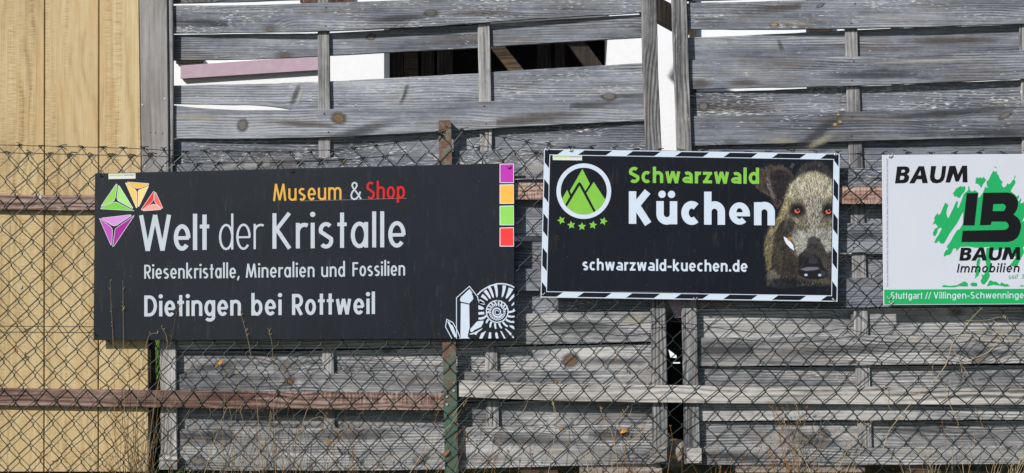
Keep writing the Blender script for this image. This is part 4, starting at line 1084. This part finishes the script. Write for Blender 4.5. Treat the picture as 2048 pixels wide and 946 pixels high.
        for k_ in range(m_):
            t_ = k_/m_; x = a+math.cos(ang+cv*t_)*L*t_; y = b_+math.sin(ang+cv*t_)*L*t_
            ii, jj = int(y/q), int(x/q)
            if 0 <= ii < ny and 0 <= jj < nx: al_ = 0.85*(1-0.6*t_); img[ii, jj] = img[ii, jj]*(1-al_) + c_*al_
    # eyes, tusk, nostrils
    for ex, ey in ((287,340),(497,345)):
        blob(ex,ey-2,32,26,0,(18,14,18),0.2); blob(ex-2,ey+3,19,17,0,(196,92,68),0.12); blob(ex+2,ey-4,11,12,0,(14,10,14),0.15)
        blob(ex-1,ey-15,26,7,-4,(16,12,16),0.3); blob(ex+4,ey-9,3,3,0,(200,190,200),0.3)
    tusk = [(193,516),(215,528),(240,550),(258,575),(264,612),(240,596),(212,566),(198,540)]
    def inside(px, py, pl):
        r_ = np.zeros(px.shape, bool); n_ = len(pl)
        for k_ in range(n_):
            x1, y1 = pl[k_]; x2, y2 = pl[(k_+1) % n_]
            c_ = ((y1 > py) != (y2 > py)) & (px < (x2-x1)*(py-y1)/((y2-y1) or 1e-9)+x1); r_ ^= c_
        return r_
    img[inside(X, Y, tusk)] = (206, 216, 226)
    blob(233,532,13,14,0,(150,110,50),0.3)
    blob(344,776,12,9,0,(160,180,210),0.25); blob(437,777,12,9,0,(160,180,210),0.25)
    for k_ in range(90):
        blob(rg.uniform(285,500), rg.uniform(804,850), 1.8, rg.uniform(5,9), rg.uniform(-25,25), (96,92,84), 0.6, .6)
    # the grid mesh
    vx = np.arange(nx+1)*q; vy = np.arange(ny+1)*q
    VX, VY = np.meshgrid(vx, vy)
    px = 1510 + VX/3.376; py = 320 + VY/3.376
    xlim = 1661.5 + (592-py)*0.014
    px = np.minimum(px, xlim); px = np.maximum(px, 1510)
    y = p2 - 0.0001; s_ = (D+y)/D
    V = np.stack([(px-1024)*K*s_, np.full(px.shape, y), (473-py)*K*s_], -1).reshape(-1, 3)
    idx = np.arange((nx+1)*(ny+1)).reshape(ny+1, nx+1)
    F = np.stack([idx[:-1,:-1], idx[1:,:-1], idx[1:,1:], idx[:-1,1:]], -1).reshape(-1, 4)
    org = V.mean(0)
    keep = (np.abs(img-bgc).sum(2) > 9).reshape(-1)
    F = F[keep]; colr = img.reshape(-1, 3)[keep]
    me = bpy.data.meshes.new('boar_picture'); me.from_pydata((V-org).tolist(), [], F.tolist()); me.update()
    c_ = colr/255; l_ = np.where(c_ <= 0.04045, c_/12.92, ((c_+0.055)/1.055)**2.4)
    rgba = np.concatenate([l_, np.ones((len(l_), 1))], 1)
    at = me.color_attributes.new('print', 'FLOAT_COLOR', 'CORNER')
    at.data.foreach_set('color', np.repeat(rgba, 4, axis=0).ravel().astype(np.float32))
    mt = NB('printed boar picture'); an = mt.n('Attribute'); an.attribute_name = 'print'
    mt.l(an.outputs['Color'], mt.b.inputs['Base Color']); mt.b.inputs['Roughness'].default_value = 0.4; mt.b.inputs['Specular IOR Level'].default_value = 0.4
    me.materials.append(mt.m)
    o = bpy.data.objects.new('boar_picture', me); C.objects.link(o); o.parent = s2; o.location = Vector(org)-s2.location
boar()
lettering(s2, p2-0.0003, 'kitchen_green', [('Schwarzwald', 1257.5, 1518.5, 365.5, 367.8, dict(hum, A=32.5, C=31.5, h=23.5, W=19.5, w=6.5))])
lettering(s2, p2-0.0003, 'letter_white', [('Küchen', 1257.5, 1550, 447.5, 450.8, dict(hum, A=66, C=65, h=46, W=41, w=14.8, sp=7.5)),
    ('schwarzwald-kuechen.de', 1165, 1495, 540.3, 543.6, dict(hum, A=23.6, C=23.5, h=17, W=13.2, w=4.0, sp=2.5))])
typeset(s2, p2, 'micro_grey', 'Ein Unternehmen aus dem Schwarzwald - Beratung, Planung, Lieferung und Montage', 1222, 1392, 583, 586.5, 1.4) if False else None
pr = Print(p2)
rr_ = random.Random(4); x = 1222
while x < 1392:
    l_ = rr_.uniform(1.5, 6); pr.rib([(x, 582.5+(x-1222)*0.018), (x+l_, 582.5+(x+l_-1222)*0.018)], 0.55); x += l_+1.0
pr.build('small_print', M['micro_grey'], s2)
sticker(s2, 1105.5, 309.4, 1164, 320, F2, 0.8)
pr = Print(p2-0.0003); pr.poly([(1579,334),(1584,325),(1590.5,328.5),(1584.5,338)]); pr.build('tape_patch', plain('smoky tape', lin((52,58,70)), 0.3, 0.1, 40), s2)
for px, py, cu in ((1094,300.5,1),(1141,302,1),(1671,310.5,-1),(1085.5,589,1),(1668.5,600.5,-1),(1390,599,1)):
    hole(s2, px, py, F2); tie(s2, px, py, F2, 0.7, 'zinc', cu)

# ---------------------------------------------------------------- sign 3: white and green
F3 = -0.0095
s3 = empty('advertising_sign', P(2000, 612, F3), 'white real estate sign with a green tree and black lettering, cut by the right edge', 'sign', 'advertising signs on the wire fence')
panel(s3, [(1764,309.7),(2330,306),(2330,607),(1767,610.3)], F3, 0.003, M['sign_white'])
p3 = F3-0.0004
pr = Print(p3); pr.poly([(1768.2,579.3),(2329,575.6),(2329,605.4),(1768.6,608.8)]); pr.build('green_band', M['tree_green'], s3)
helv = dict(hum=True, A=13.2, C=13, h=9.6, D=3.6, W=7.6, w=1.75, sp=1.75, T=12.2, space=0.55)
lettering(s3, p3-0.0003, 'letter_white', [('Stuttgart', 1781.5, 1845, 597.6, 597.3, helv), ('//', 1851, 1861.5, 597.3, 597.3, helv), ('Villingen-Schwenningen', 1867.5, 2057.5, 597.2, 596.6, helv)])
typeset(s3, p3, 'micro_grey', 'Dies ist ein Werbeschild von Baum Immobilien. Die Immobilie auf diesem Grundstück steht nicht bei uns zum Verkauf!', 318, 573, 1776.5, 1776.0, 4.0, rot=True, name='vertical_print')
Z2 = lambda a, b_: (1760+a/5.913, 300+b_/5.913)
Z3 = lambda a, b_: (1760+a/5.406, 440+b_/5.406)
def tr(zf, *pls):
    pr = Print(p3)
    for q_ in pls: pr.poly([zf(*a) for a in q_])
    return pr
# tree: separate brushed patches (photo pixels)
def c2(l_): return [Z2(*a) for a in l_]
def c3(l_): return [Z3(*a) for a in l_]
crown = c2([(1345,245),(1362,262),(1385,245),(1382,285),(1400,292),(1420,345),(1452,378),(1438,400),(1450,432),(1468,444),(1490,425),(1508,390),(1520,405),(1548,392),(1560,365),(1582,345),(1604,368),(1600,395),(1570,440),(1545,485),(1600,530),(1618,552),(1640,530),(1645,555),(1628,585),(1640,605),(1668,565),(1672,590),(1655,628),(1690,625),(1740,560),(1800,600),(1830,640),(1800,700),(1760,720),(1700,800),(1680,850),(1760,800),(1820,790),(1840,850),(1760,900)]) + \
  c3([(1600,120),(1560,200),(1620,210),(1600,270),(1545,290),(1560,350),(1520,420),(1480,505),(1395,495),(1430,455),(1470,400),(1350,310),(1220,330),(1180,290),(1040,300),(950,286),(870,290),(825,340),(822,305),(790,310),(778,345),(755,375),(720,380),(690,398),(690,365),(715,320),(735,325),(722,285),(760,235),(790,180),(832,110),(860,100),(895,40)]) + \
  c2([(985,735),(1000,560),(1005,500),(1022,495),(1045,470),(1040,435),(1052,425),(1062,468),(1080,490),(1100,488),(1120,472),(1140,490),(1165,505),(1158,560),(1175,560),(1220,500),(1245,430),(1262,445),(1282,440),(1262,425),(1260,370),(1285,350),(1335,250)])
left = c2([(772,620),(808,650),(792,700),(785,745),(798,798),(812,800),(860,700),(905,600),(922,612),(912,680),(928,685),(965,590),(990,520),(1010,510),(1000,600),(990,720),(960,770),(905,880)]) + \
  c3([(835,30),(800,80),(750,150),(720,205),(690,255),(650,252),(636,222),(610,248),(585,245),(605,200),(640,150),(668,90),(655,80),(625,100),(620,130),(600,172),(578,172),(570,140),(592,95),(625,75),(600,38),(568,45)]) + \
  c2([(622,880),(645,830),(640,800),(680,740),(690,770),(715,750),(740,690)])
leaf1 = c2([(860,520),(900,455),(930,440),(950,425),(975,435),(1000,425),(1012,450),(1000,490),(968,525),(945,565),(915,562),(905,545),(880,555),(872,530)])
leaf2 = c2([(1128,395),(1132,340),(1150,320),(1168,335),(1185,318),(1205,335),(1225,318),(1240,335),(1255,350),(1238,380),(1220,400),(1200,448),(1182,430),(1165,402)])
tip = c2([(1348,200),(1362,194),(1385,212),(1365,208)]); tip2 = c2([(1582,335),(1600,298),(1604,312),(1588,345)])
trunk1 = c3([(1045,440),(1075,400),(1085,440),(1068,520),(1072,590),(1045,615),(1025,635),(1040,540)])
trunk2 = c3([(1150,300),(1225,300),(1200,400),(1195,470),(1178,570),(1190,600),(1160,660),(1125,700),(1095,685),(1088,655),(1105,622),(1095,590),(1125,595),(1150,520),(1140,430)])
g1 = c3([(668,718),(690,702),(750,712),(830,705),(880,678),(915,662),(950,685),(950,718),(905,718),(860,715),(800,728),(680,725)])
g2 = c3([(975,690),(1000,675),(1048,680),(1052,715),(1010,718),(985,712)])
g3 = c3([(1155,720),(1180,660),(1200,650),(1225,665),(1255,665),(1298,700),(1310,672),(1355,695),(1375,690),(1410,715),(1350,722),(1320,712),(1275,708),(1225,700),(1180,712)])
g4 = c3([(1435,708),(1465,712),(1440,705)]); g5 = c3([(1510,718),(1525,702),(1560,712),(1640,718)])
pr = Print(p3)
for q_ in (crown, left, leaf1, leaf2, tip, tip2, trunk1, trunk2, g1, g2, g3, g5): pr.poly(q_)
pr.build('tree_print', M['tree_green'], s3)
pi = p3-0.0004
I_ = c2([(1025,510),(1160,508),(1118,892),(983,892)])
Bm = c2([(1222,505),(1500,502)] ) + [ (x_, y_) for x_, y_ in [Z2(*a) for a in [(1545,508),(1585,530),(1615,565),(1632,610),(1632,660),(1618,705),(1598,740),(1578,762),(1620,790),(1652,830),(1668,880)]]] + \
     c3([(1527,55),(1524,90),(1510,145),(1485,190),(1440,223),(1385,237),(880,238),(895,115),(1340,107),(1368,100),(1388,80),(1391,58),(1380,32),(1355,17),(1205,17),(1200,53),(1080,57)])
Bh = c2([(1340,640),(1455,636),(1478,648),(1488,675),(1480,702),(1460,722),(1332,722)])
for q_, h_ in ((I_, ()), (Bm, (Bh,))):
    pr = Print(pi); pr.poly(q_, h_); pr.build('monogram', M['ink'], s3)
def baum(bx0, by0, bx1, by1, hole_mat=None):
    pr = Print(pi)
    def T(a, b_): return (bx0+(a-178)/(1035-178)*(bx1-bx0), by0+(b_-185)/(395-185)*(by1-by0))
    k_ = (bx1-bx0)/(1035-178)
    B_o = [(203,194),(300,192),(330,198),(348,218),(350,245),(340,268),(318,284),(338,298),(346,322),(338,355),(318,380),(285,391),(178,394)]
    B_h1 = [(255,232),(283,231),(295,238),(296,252),(286,264),(250,268)]; B_h2 = [(240,305),(275,304),(288,314),(286,334),(274,350),(234,352)]
    pr.poly([T(*a) for a in B_o], ([T(*a) for a in B_h1], [T(*a) for a in B_h2]))
    pr.poly([T(*a) for a in [(345,393),(457,190),(521,190),(566,390),(501,391),(493,345),(435,345),(407,393)]], ([T(*a) for a in [(485,300),(478,235),(446,300)]],))
    pr.poly([T(*a) for a in [(604,188),(664,188),(645,300),(650,335),(672,348),(700,345),(718,318),(724,290),(736,188),(784,188),(768,310),(752,355),(718,383),(668,393),(622,385),(594,352),(590,320)]])
    pr.poly([T(*a) for a in [(775,383),(822,187),(893,185),(922,290),(972,184),(1030,183),(1034,381),(978,381),(976,265),(932,370),(892,372),(866,275),(828,383)]])
    pr.build('heading', M['ink'], s3)
baum(1790, 331.5, 1935, 366.8)
baum(1918.5, 494.3, 2040.5, 521.5)
lettering(s3, pi, 'ink', [('Immobilien', 1913.5, 2038, 545, 544.3, dict(hum, A=18.5, C=17.5, h=12.8, W=10.2, w=2.9, sp=2.6), 0.18)])
lettering(s3, pi, 'tree_green', [('seit', 2016, 2035, 558, 557, dict(fut, A=9, C=9, h=6.5, D=2, W=5.4, w=0.9, sp=1.0, T=9), 0.2)])
typeset(s3, pi, 'tree_green', '30 Jahren', 2043, 2086, 557, 556.5, 9, shear=0.15)
for px, py, cu in ((1780,314,1),(1777.5,597.5,1),(1782,607,1)):
    hole(s3, px, py, F3); tie(s3, px, py, F3, 0.9, 'zinc', cu)

# ---------------------------------------------------------------- dry stalks, grass, leaves
def stalk(m, pts, r=0.0010, y=-0.006, ears=0, rnd=random, taper=0.45):
    n = 10; q = []
    for k_ in range(n+1):
        t_ = k_/n; i = min(len(pts)-2, int(t_*(len(pts)-1))); u = t_*(len(pts)-1)-i
        p0 = pts[max(i-1,0)]; p1_ = pts[i]; p2_ = pts[i+1]; p3_ = pts[min(i+2,len(pts)-1)]
        def cm(a, b_, c_, d_): return 0.5*((2*b_)+(-a+c_)*u+(2*a-5*b_+4*c_-d_)*u*u+(-a+3*b_-3*c_+d_)*u**3)
        q.append((cm(p0[0],p1_[0],p2_[0],p3_[0]), cm(p0[1],p1_[1],p2_[1],p3_[1])))
    yy = [y + 0.004*math.sin(k_*0.9+pts[0][0]) for k_ in range(n+1)]
    m.tube([P(a, b_, c_) for (a, b_), c_ in zip(q, yy)], [r*(1-(1-taper)*k_/n) for k_ in range(n+1)], 4)
    for e in range(ears):     # small seed scales at the tip
        k_ = n - rnd.uniform(0, 3.0); i = int(k_); u = k_-i; i2 = min(i+1, n)
        ax = q[i][0]*(1-u)+q[i2][0]*u; ay = q[i][1]*(1-u)+q[i2][1]*u
        sx_ = rnd.choice((-1,1))*rnd.uniform(1.5,4); sy_ = -rnd.uniform(3,8)
        a = P(ax, ay, yy[i]); b_ = P(ax+sx_, ay+sy_, yy[i]-0.002)
        m.tube([a, (a+b_)/2, b_], [0.0004, 0.0011, 0.0002], 4)
def tuft(name, label, mats, stalks, cat='dry grass'):
    root_px = np.mean([s_[0][0][0] for s_ in stalks]); 
    e = empty(name, P(root_px, 985, -0.006), label, cat, 'dry grass and stalks along the fence')
    for mt in mats:
        m = MB(); sub = [s_ for s_ in stalks if s_[2] == mt]
        for pts, ears, _, r, y in sub: stalk(m, pts, r, y, ears)
        if m.v: tag(m.build('stalks', M[mt], e), kind='stuff')
rr_ = random.Random(21)
def clump(cx, spread, n, hmin, hmax, lean, mt='straw_dark', y=(-0.012, 0.012), r=0.0007, ears=0.3, base=975):
    out = []
    for k_ in range(n):
        x = cx + rr_.gauss(0, spread); h = rr_.uniform(hmin, hmax); le = lean + rr_.gauss(0, 0.22)
        b_ = [(x, base), (x+le*h*0.35+rr_.uniform(-3,3), base-h*0.4), (x+le*h*0.75+rr_.uniform(-4,4), base-h*0.75), (x+le*h*1.15+rr_.uniform(-8,8), base-h)]
        out.append((b_, 5 if rr_.random() < ears else 0, mt, r*rr_.uniform(0.7,1.3), rr_.uniform(*y)))
    return out
S_ = lambda pts, ears=0, mt='straw', r=0.0011, y=-0.014: (pts, ears, mt, r, y)
tuft('dry_grass_tuft', 'tall dry grass tuft at the bottom of the yellow boards left of the gap', ('straw','straw_dark'),
  clump(268,22,26,70,220,0.05) + clump(285,12,16,60,180,0.12,'straw') + clump(245,18,14,30,90,-0.5) + [
  S_([(232,975),(229,820),(227,700),(220,562)],6), S_([(250,975),(249,830),(247,700),(246,560)],7),
  S_([(300,980),(318,800),(340,690),(356,610)],5,'straw_dark',0.0008), S_([(265,975),(275,800),(292,690),(303,668),(316,667)],4),
  S_([(288,975),(310,800),(335,690),(322,654)],4), S_([(240,975),(180,800),(90,690),(62,660)],0,'straw_dark',0.0006,0.004)])
tuft('dry_grass_tuft', 'thin dry grass stalks reaching up the charcoal sign, left of the steel post', ('straw','straw_dark'),
  clump(450,40,12,60,150,0.05) + clump(560,45,18,50,260,0.02) + clump(500,40,10,90,250,0.0,'straw') + [
  S_([(520,975),(516,830),(500,700),(482,628)],8), S_([(552,980),(548,830),(545,700),(537,658)],5,'straw',0.0009),
  S_([(400,975),(440,850),(458,815),(465,860)],0,'straw',0.0012,-0.004), S_([(560,960),(600,860),(650,835),(700,895)],0,'straw',0.001,-0.004),
  S_([(590,960),(610,830),(640,820),(720,930)],0,'straw',0.001,-0.004)])
tuft('dry_grass_tuft', 'sparse brown seed stalks under the charcoal sign, right beside the steel post', ('straw','straw_dark'),
  clump(700,45,14,40,130,0.1,'straw_dark',ears=0.7) + clump(860,30,9,60,190,0.3,'straw_dark') + [
  S_([(800,980),(850,900),(900,850),(935,800)],3,'straw',0.0012,-0.008), S_([(905,832),(920,812),(938,794)],0), S_([(925,948),(945,915),(960,880),(962,850)],5,'straw_dark',0.0009)])
tuft('dead_stalks', 'long bent pale dead stalks below the navy boar sign', ('straw','straw_dark'),
  clump(1215,35,16,40,150,0.05,ears=0.6) + [
  S_([(1090,985),(1112,855),(1108,820),(1104,800)],3,'straw',0.0013), S_([(1104,800),(1130,872),(1155,910),(1170,960)],2),
  S_([(1040,835),(1052,812),(1056,800)],0), S_([(1240,985),(1228,880),(1205,830),(1202,815)],5,'straw',0.0015), S_([(1220,985),(1232,860),(1255,815)],6),
  S_([(1258,835),(1264,815)],0), S_([(1322,780),(1326,810),(1327,822)],0), S_([(1180,960),(1172,910),(1180,905),(1185,940)],0,'straw',0.0016),
  S_([(1240,895),(1280,868),(1300,840)],2,'straw',0.0012), S_([(1330,985),(1340,915),(1345,880),(1340,850)],4,'straw_dark')])
tuft('dead_stalks', 'brown twiggy weeds under the gap between the navy sign and the white sign', ('straw','straw_dark'),
  clump(1590,30,20,50,175,-0.3,'straw_dark',ears=0.8,r=0.0008) + [
  S_([(1640,985),(1615,930),(1598,900),(1590,880)],3,'straw',0.0016), S_([(1600,985),(1590,900),(1560,850),(1550,800)],7,'straw_dark',0.0011),
  S_([(1601,845),(1595,818),(1592,808)],3,'straw',0.001), S_([(1720,985),(1708,930),(1703,910)],0), S_([(1700,880),(1665,850),(1650,838)],0,'straw',0.0008)])
tuft('dead_stalks', 'pale forked dead stalks climbing the mesh below the white sign', ('straw','straw_dark'),
  clump(2010,30,26,20,75,0.1,'straw',r=0.0010,ears=0.1,y=(-0.03,-0.01)) + [
  S_([(1766,900),(1775,870),(1785,852),(1836,790),(1850,775)],2,'straw',0.0017), S_([(1862,768),(1892,730),(1903,690),(1918,670),(1940,640),(1965,615)],3,'straw',0.0016),
  S_([(1850,775),(1862,755),(1867,720)],2), S_([(1932,723),(1975,705),(1990,690),(2003,672)],4,'straw',0.0015), S_([(1900,730),(1880,705),(1860,688),(1840,675),(1818,674)],7,'straw',0.001),
  S_([(1903,695),(1920,725),(1928,762)],3), S_([(1908,700),(1930,740),(1942,755)],0), S_([(1928,665),(1970,661),(2010,670),(2048,680),(2090,690)],5,'straw',0.0013),
  S_([(1932,641),(1975,640),(2000,634),(2015,640)],6,'straw',0.001), S_([(1986,640),(2000,655),(2003,672)],5), S_([(2015,635),(2019,655),(2017,662)],4,'straw',0.0007),
  S_([(1890,765),(1892,790),(1905,820),(1918,850)],2,'straw',0.0013), S_([(1915,848),(1928,890),(1942,950)],2,'straw_dark',0.001), S_([(1882,830),(1890,880),(1892,940)],0,'straw_dark',0.0009),
  S_([(1769,770),(1772,800),(1785,825)],0), S_([(1950,815),(1970,860),(2010,920),(2030,975)],0,'straw_dark',0.001), S_([(1925,925),(1930,965),(1940,990)],0)])
def leaf(px, py, w_, h_, ang, mat, label, y=-0.004):
    pts = []; a = R(ang); n_ = 14
    for k_ in range(n_):
        t_ = 2*math.pi*k_/n_; u = math.cos(t_)*w_/2; v_ = math.sin(t_)*h_/2*(1-0.35*abs(math.cos(t_)))
        pts.append((px+u*math.cos(a)-v_*math.sin(a), py+u*math.sin(a)+v_*math.cos(a), y + 0.002*math.cos(t_*2)))
    v = [P(*p) for p in pts] + [P(px, py, y-0.002)] + [Vector(P(*p))+Vector((0,0.0006,0)) for p in pts]
    f = [(k_, (k_+1) % n_, n_) for k_ in range(n_)] + [(k_, n_+1+k_, n_+1+(k_+1) % n_, (k_+1) % n_) for k_ in range(n_)] + [tuple(range(n_+1, 2*n_+1))]
    tag(mkobj('dry_leaf', v, f, mat), label, 'leaf', 'dry leaves caught in the wire')
leaf(1246, 862, 18, 9, -12, M['leaf'], 'bright ochre dry leaf lying on the left woven panel below the boar sign', 0.028)
leaf(440, 725, 18, 6, -50, M['leaf'], 'narrow ochre leaf caught under the museum sign near the g of the town name')
leaf(893, 905, 18, 6, -50, M['straw_dark'], 'brown curled leaf at the foot of the steel post')
leaf(657, 885, 20, 7, 55, M['straw_dark'], 'brown seed head leaf on the lowest plank left of the steel post')
leaf(1347, 914, 10, 7, 20, M['leaf'], 'small orange leaf in the dark gap between the woven panels', 0.05)

# green grass behind the gap, and turf under the fence
m = MB(); rg = random.Random(5)
for k_ in range(1500):
    x = rg.uniform(270, 360); y = rg.uniform(0.10, 0.6); s_ = (D+y)/D
    bx = (x-1024)*K*s_; h = rg.uniform(0.06, 0.44 if k_ % 3 else 0.2); zb = -0.93; le = rg.uniform(-0.09, 0.09)
    w_ = rg.uniform(0.002, 0.004)
    m.add([(bx-w_, y, zb), (bx+w_, y, zb), (bx+w_*0.7+le*0.5, y+rg.uniform(-.02,.02), zb+h*0.6), (bx-w_*0.7+le*0.5, y, zb+h*0.6), (bx+le*1.3, y+rg.uniform(-.05,.05), zb+h)], [(0,1,2,3),(3,2,4)])
for k_ in range(2600):
    x = rg.uniform(262, 362); y = rg.uniform(1.9, 5.1); s_ = (D+y)/D
    bx = (x-1024)*K*s_; h = rg.uniform(0.1, 0.42); zb = -0.93; le = rg.uniform(-0.09, 0.09); w_ = rg.uniform(0.003, 0.006)
    m.add([(bx-w_, y, zb), (bx+w_, y, zb), (bx+w_*0.7+le*0.5, y+rg.uniform(-.02,.02), zb+h*0.6), (bx-w_*0.7+le*0.5, y, zb+h*0.6), (bx+le*1.3, y+rg.uniform(-.05,.05), zb+h)], [(0,1,2,3),(3,2,4)])
tag(m.build('green_grass', M['green']), 'green grass seen through the gap beside the yellow boards', 'grass', kind='stuff')
m = MB()
for k_ in range(3500):
    x = rg.uniform(-2.6, 2.6); y = rg.uniform(-0.25, 0.30); h = rg.uniform(0.02, 0.085); zb = -0.935; le = rg.uniform(-0.05, 0.05); w_ = rg.uniform(0.0015, 0.003)
    m.add([(x-w_, y, zb), (x+w_, y, zb), (x+w_*0.7+le*0.5, y, zb+h*0.6), (x-w_*0.7+le*0.5, y, zb+h*0.6), (x+le*1.3, y+rg.uniform(-.03,.03), zb+h)], [(0,1,2,3),(3,2,4)])
tag(m.build('dry_turf', M['straw_dark']), 'short dry turf along the foot of the fence', 'grass', kind='stuff')
# timber lying under the panels
def low(px0, py0, px1, py1, y, label, mat='pallet'):
    m = MB(); m.pquad([(px0,py0),(px1,py0+1),(px1,py1),(px0,py1)], y, y+0.09)
    tag(m.build('pallet_board', M[mat]), label, 'board', 'old boards lying under the fence')
low(1040, 942, 1116, 958, 0.03, 'reddish old board end under the left panel right of the steel post', 'brown_wood')
low(1160, 936, 1324, 952, 0.03, 'pale old board under the left panel near the gap')
low(1474, 935, 1730, 945, 0.03, 'long pale board under the right panel below the weeds')
low(1816, 939, 1882, 950, 0.03, 'short board end under the right panel below the white sign', 'brown_wood')
bm_ = bmesh.new(); bmesh.ops.create_icosphere(bm_, subdivisions=3, radius=1.0)
c0 = P(1352, 905, 0.12)
for v in bm_.verts:
    d_ = 1+0.25*noise.noise(v.co*1.7+Vector((3,1,2))); v.co = Vector((c0.x+v.co.x*0.05*d_, c0.y+v.co.y*0.06*d_, c0.z+max(-1,min(0.75,v.co.z*d_))*0.06))
vv = [v.co[:] for v in bm_.verts]; ff = [tuple(v.index for v in f_.verts) for f_ in bm_.faces]; bm_.free()
tag(mkobj('stone', vv, ff, M['stone']), 'rough stone at the bottom of the dark gap between the woven panels', 'stone')
m = MB(); m.pquad([(1337,699),(1353,711),(1353,716),(1341,715)], 0.034, 0.0365); tag(m.build('sunlit_bit', M['plaster']), 'small added white triangle for a sunlit patch in the dark gap between the panels', 'sunlit patch')  # white piece put in for a bit of sunlight showing in the gap
m = MB(); m.pquad([(1346,724.5),(1360,724.5),(1360,727),(1346,727)], 0.034, 0.0365); tag(m.build('sunlit_bit', M['plaster']), 'thin added white strip for sunlight just below the triangle in the dark gap', 'sunlit patch')  # second added white piece, standing for sunlight in the gap

m = MB()
for k_ in range(5):
    y_ = 596+k_*8; m.pquad([(1333+k_*3.4,y_),(1364,y_-1),(1364,y_+6.8),(1334+k_*3.4+3,y_+7.4)], 0.060, 0.066)
tag(m.build('louvre_offcut', M['mauve']), 'small mauve slatted offcut in the top of the dark gap under the boar sign', 'board')
tuft('dead_stalks', 'fine tangled dry twigs at the foot of the right woven panel', ('straw','straw_dark'),
  clump(1450,50,14,30,110,0.1,'straw_dark',ears=0.6,r=0.0007) + clump(1660,45,18,40,170,0.25,'straw',ears=0.4,r=0.0007) + clump(1560,25,16,60,170,0.3,'straw_dark',ears=0.9,r=0.0007) + clump(1880,50,16,30,120,-0.1,'straw',r=0.0007))
tuft('dead_stalks', 'low tangle of dry stems along the bottom between the yellow boards and steel post', ('straw','straw_dark'),
  clump(420,60,22,30,130,0.1,'straw',r=0.0007) + clump(620,70,26,30,150,-0.1,'straw_dark',ears=0.6,r=0.0007) + clump(1000,50,16,30,150,0.2,'straw_dark',ears=0.6,r=0.0007))
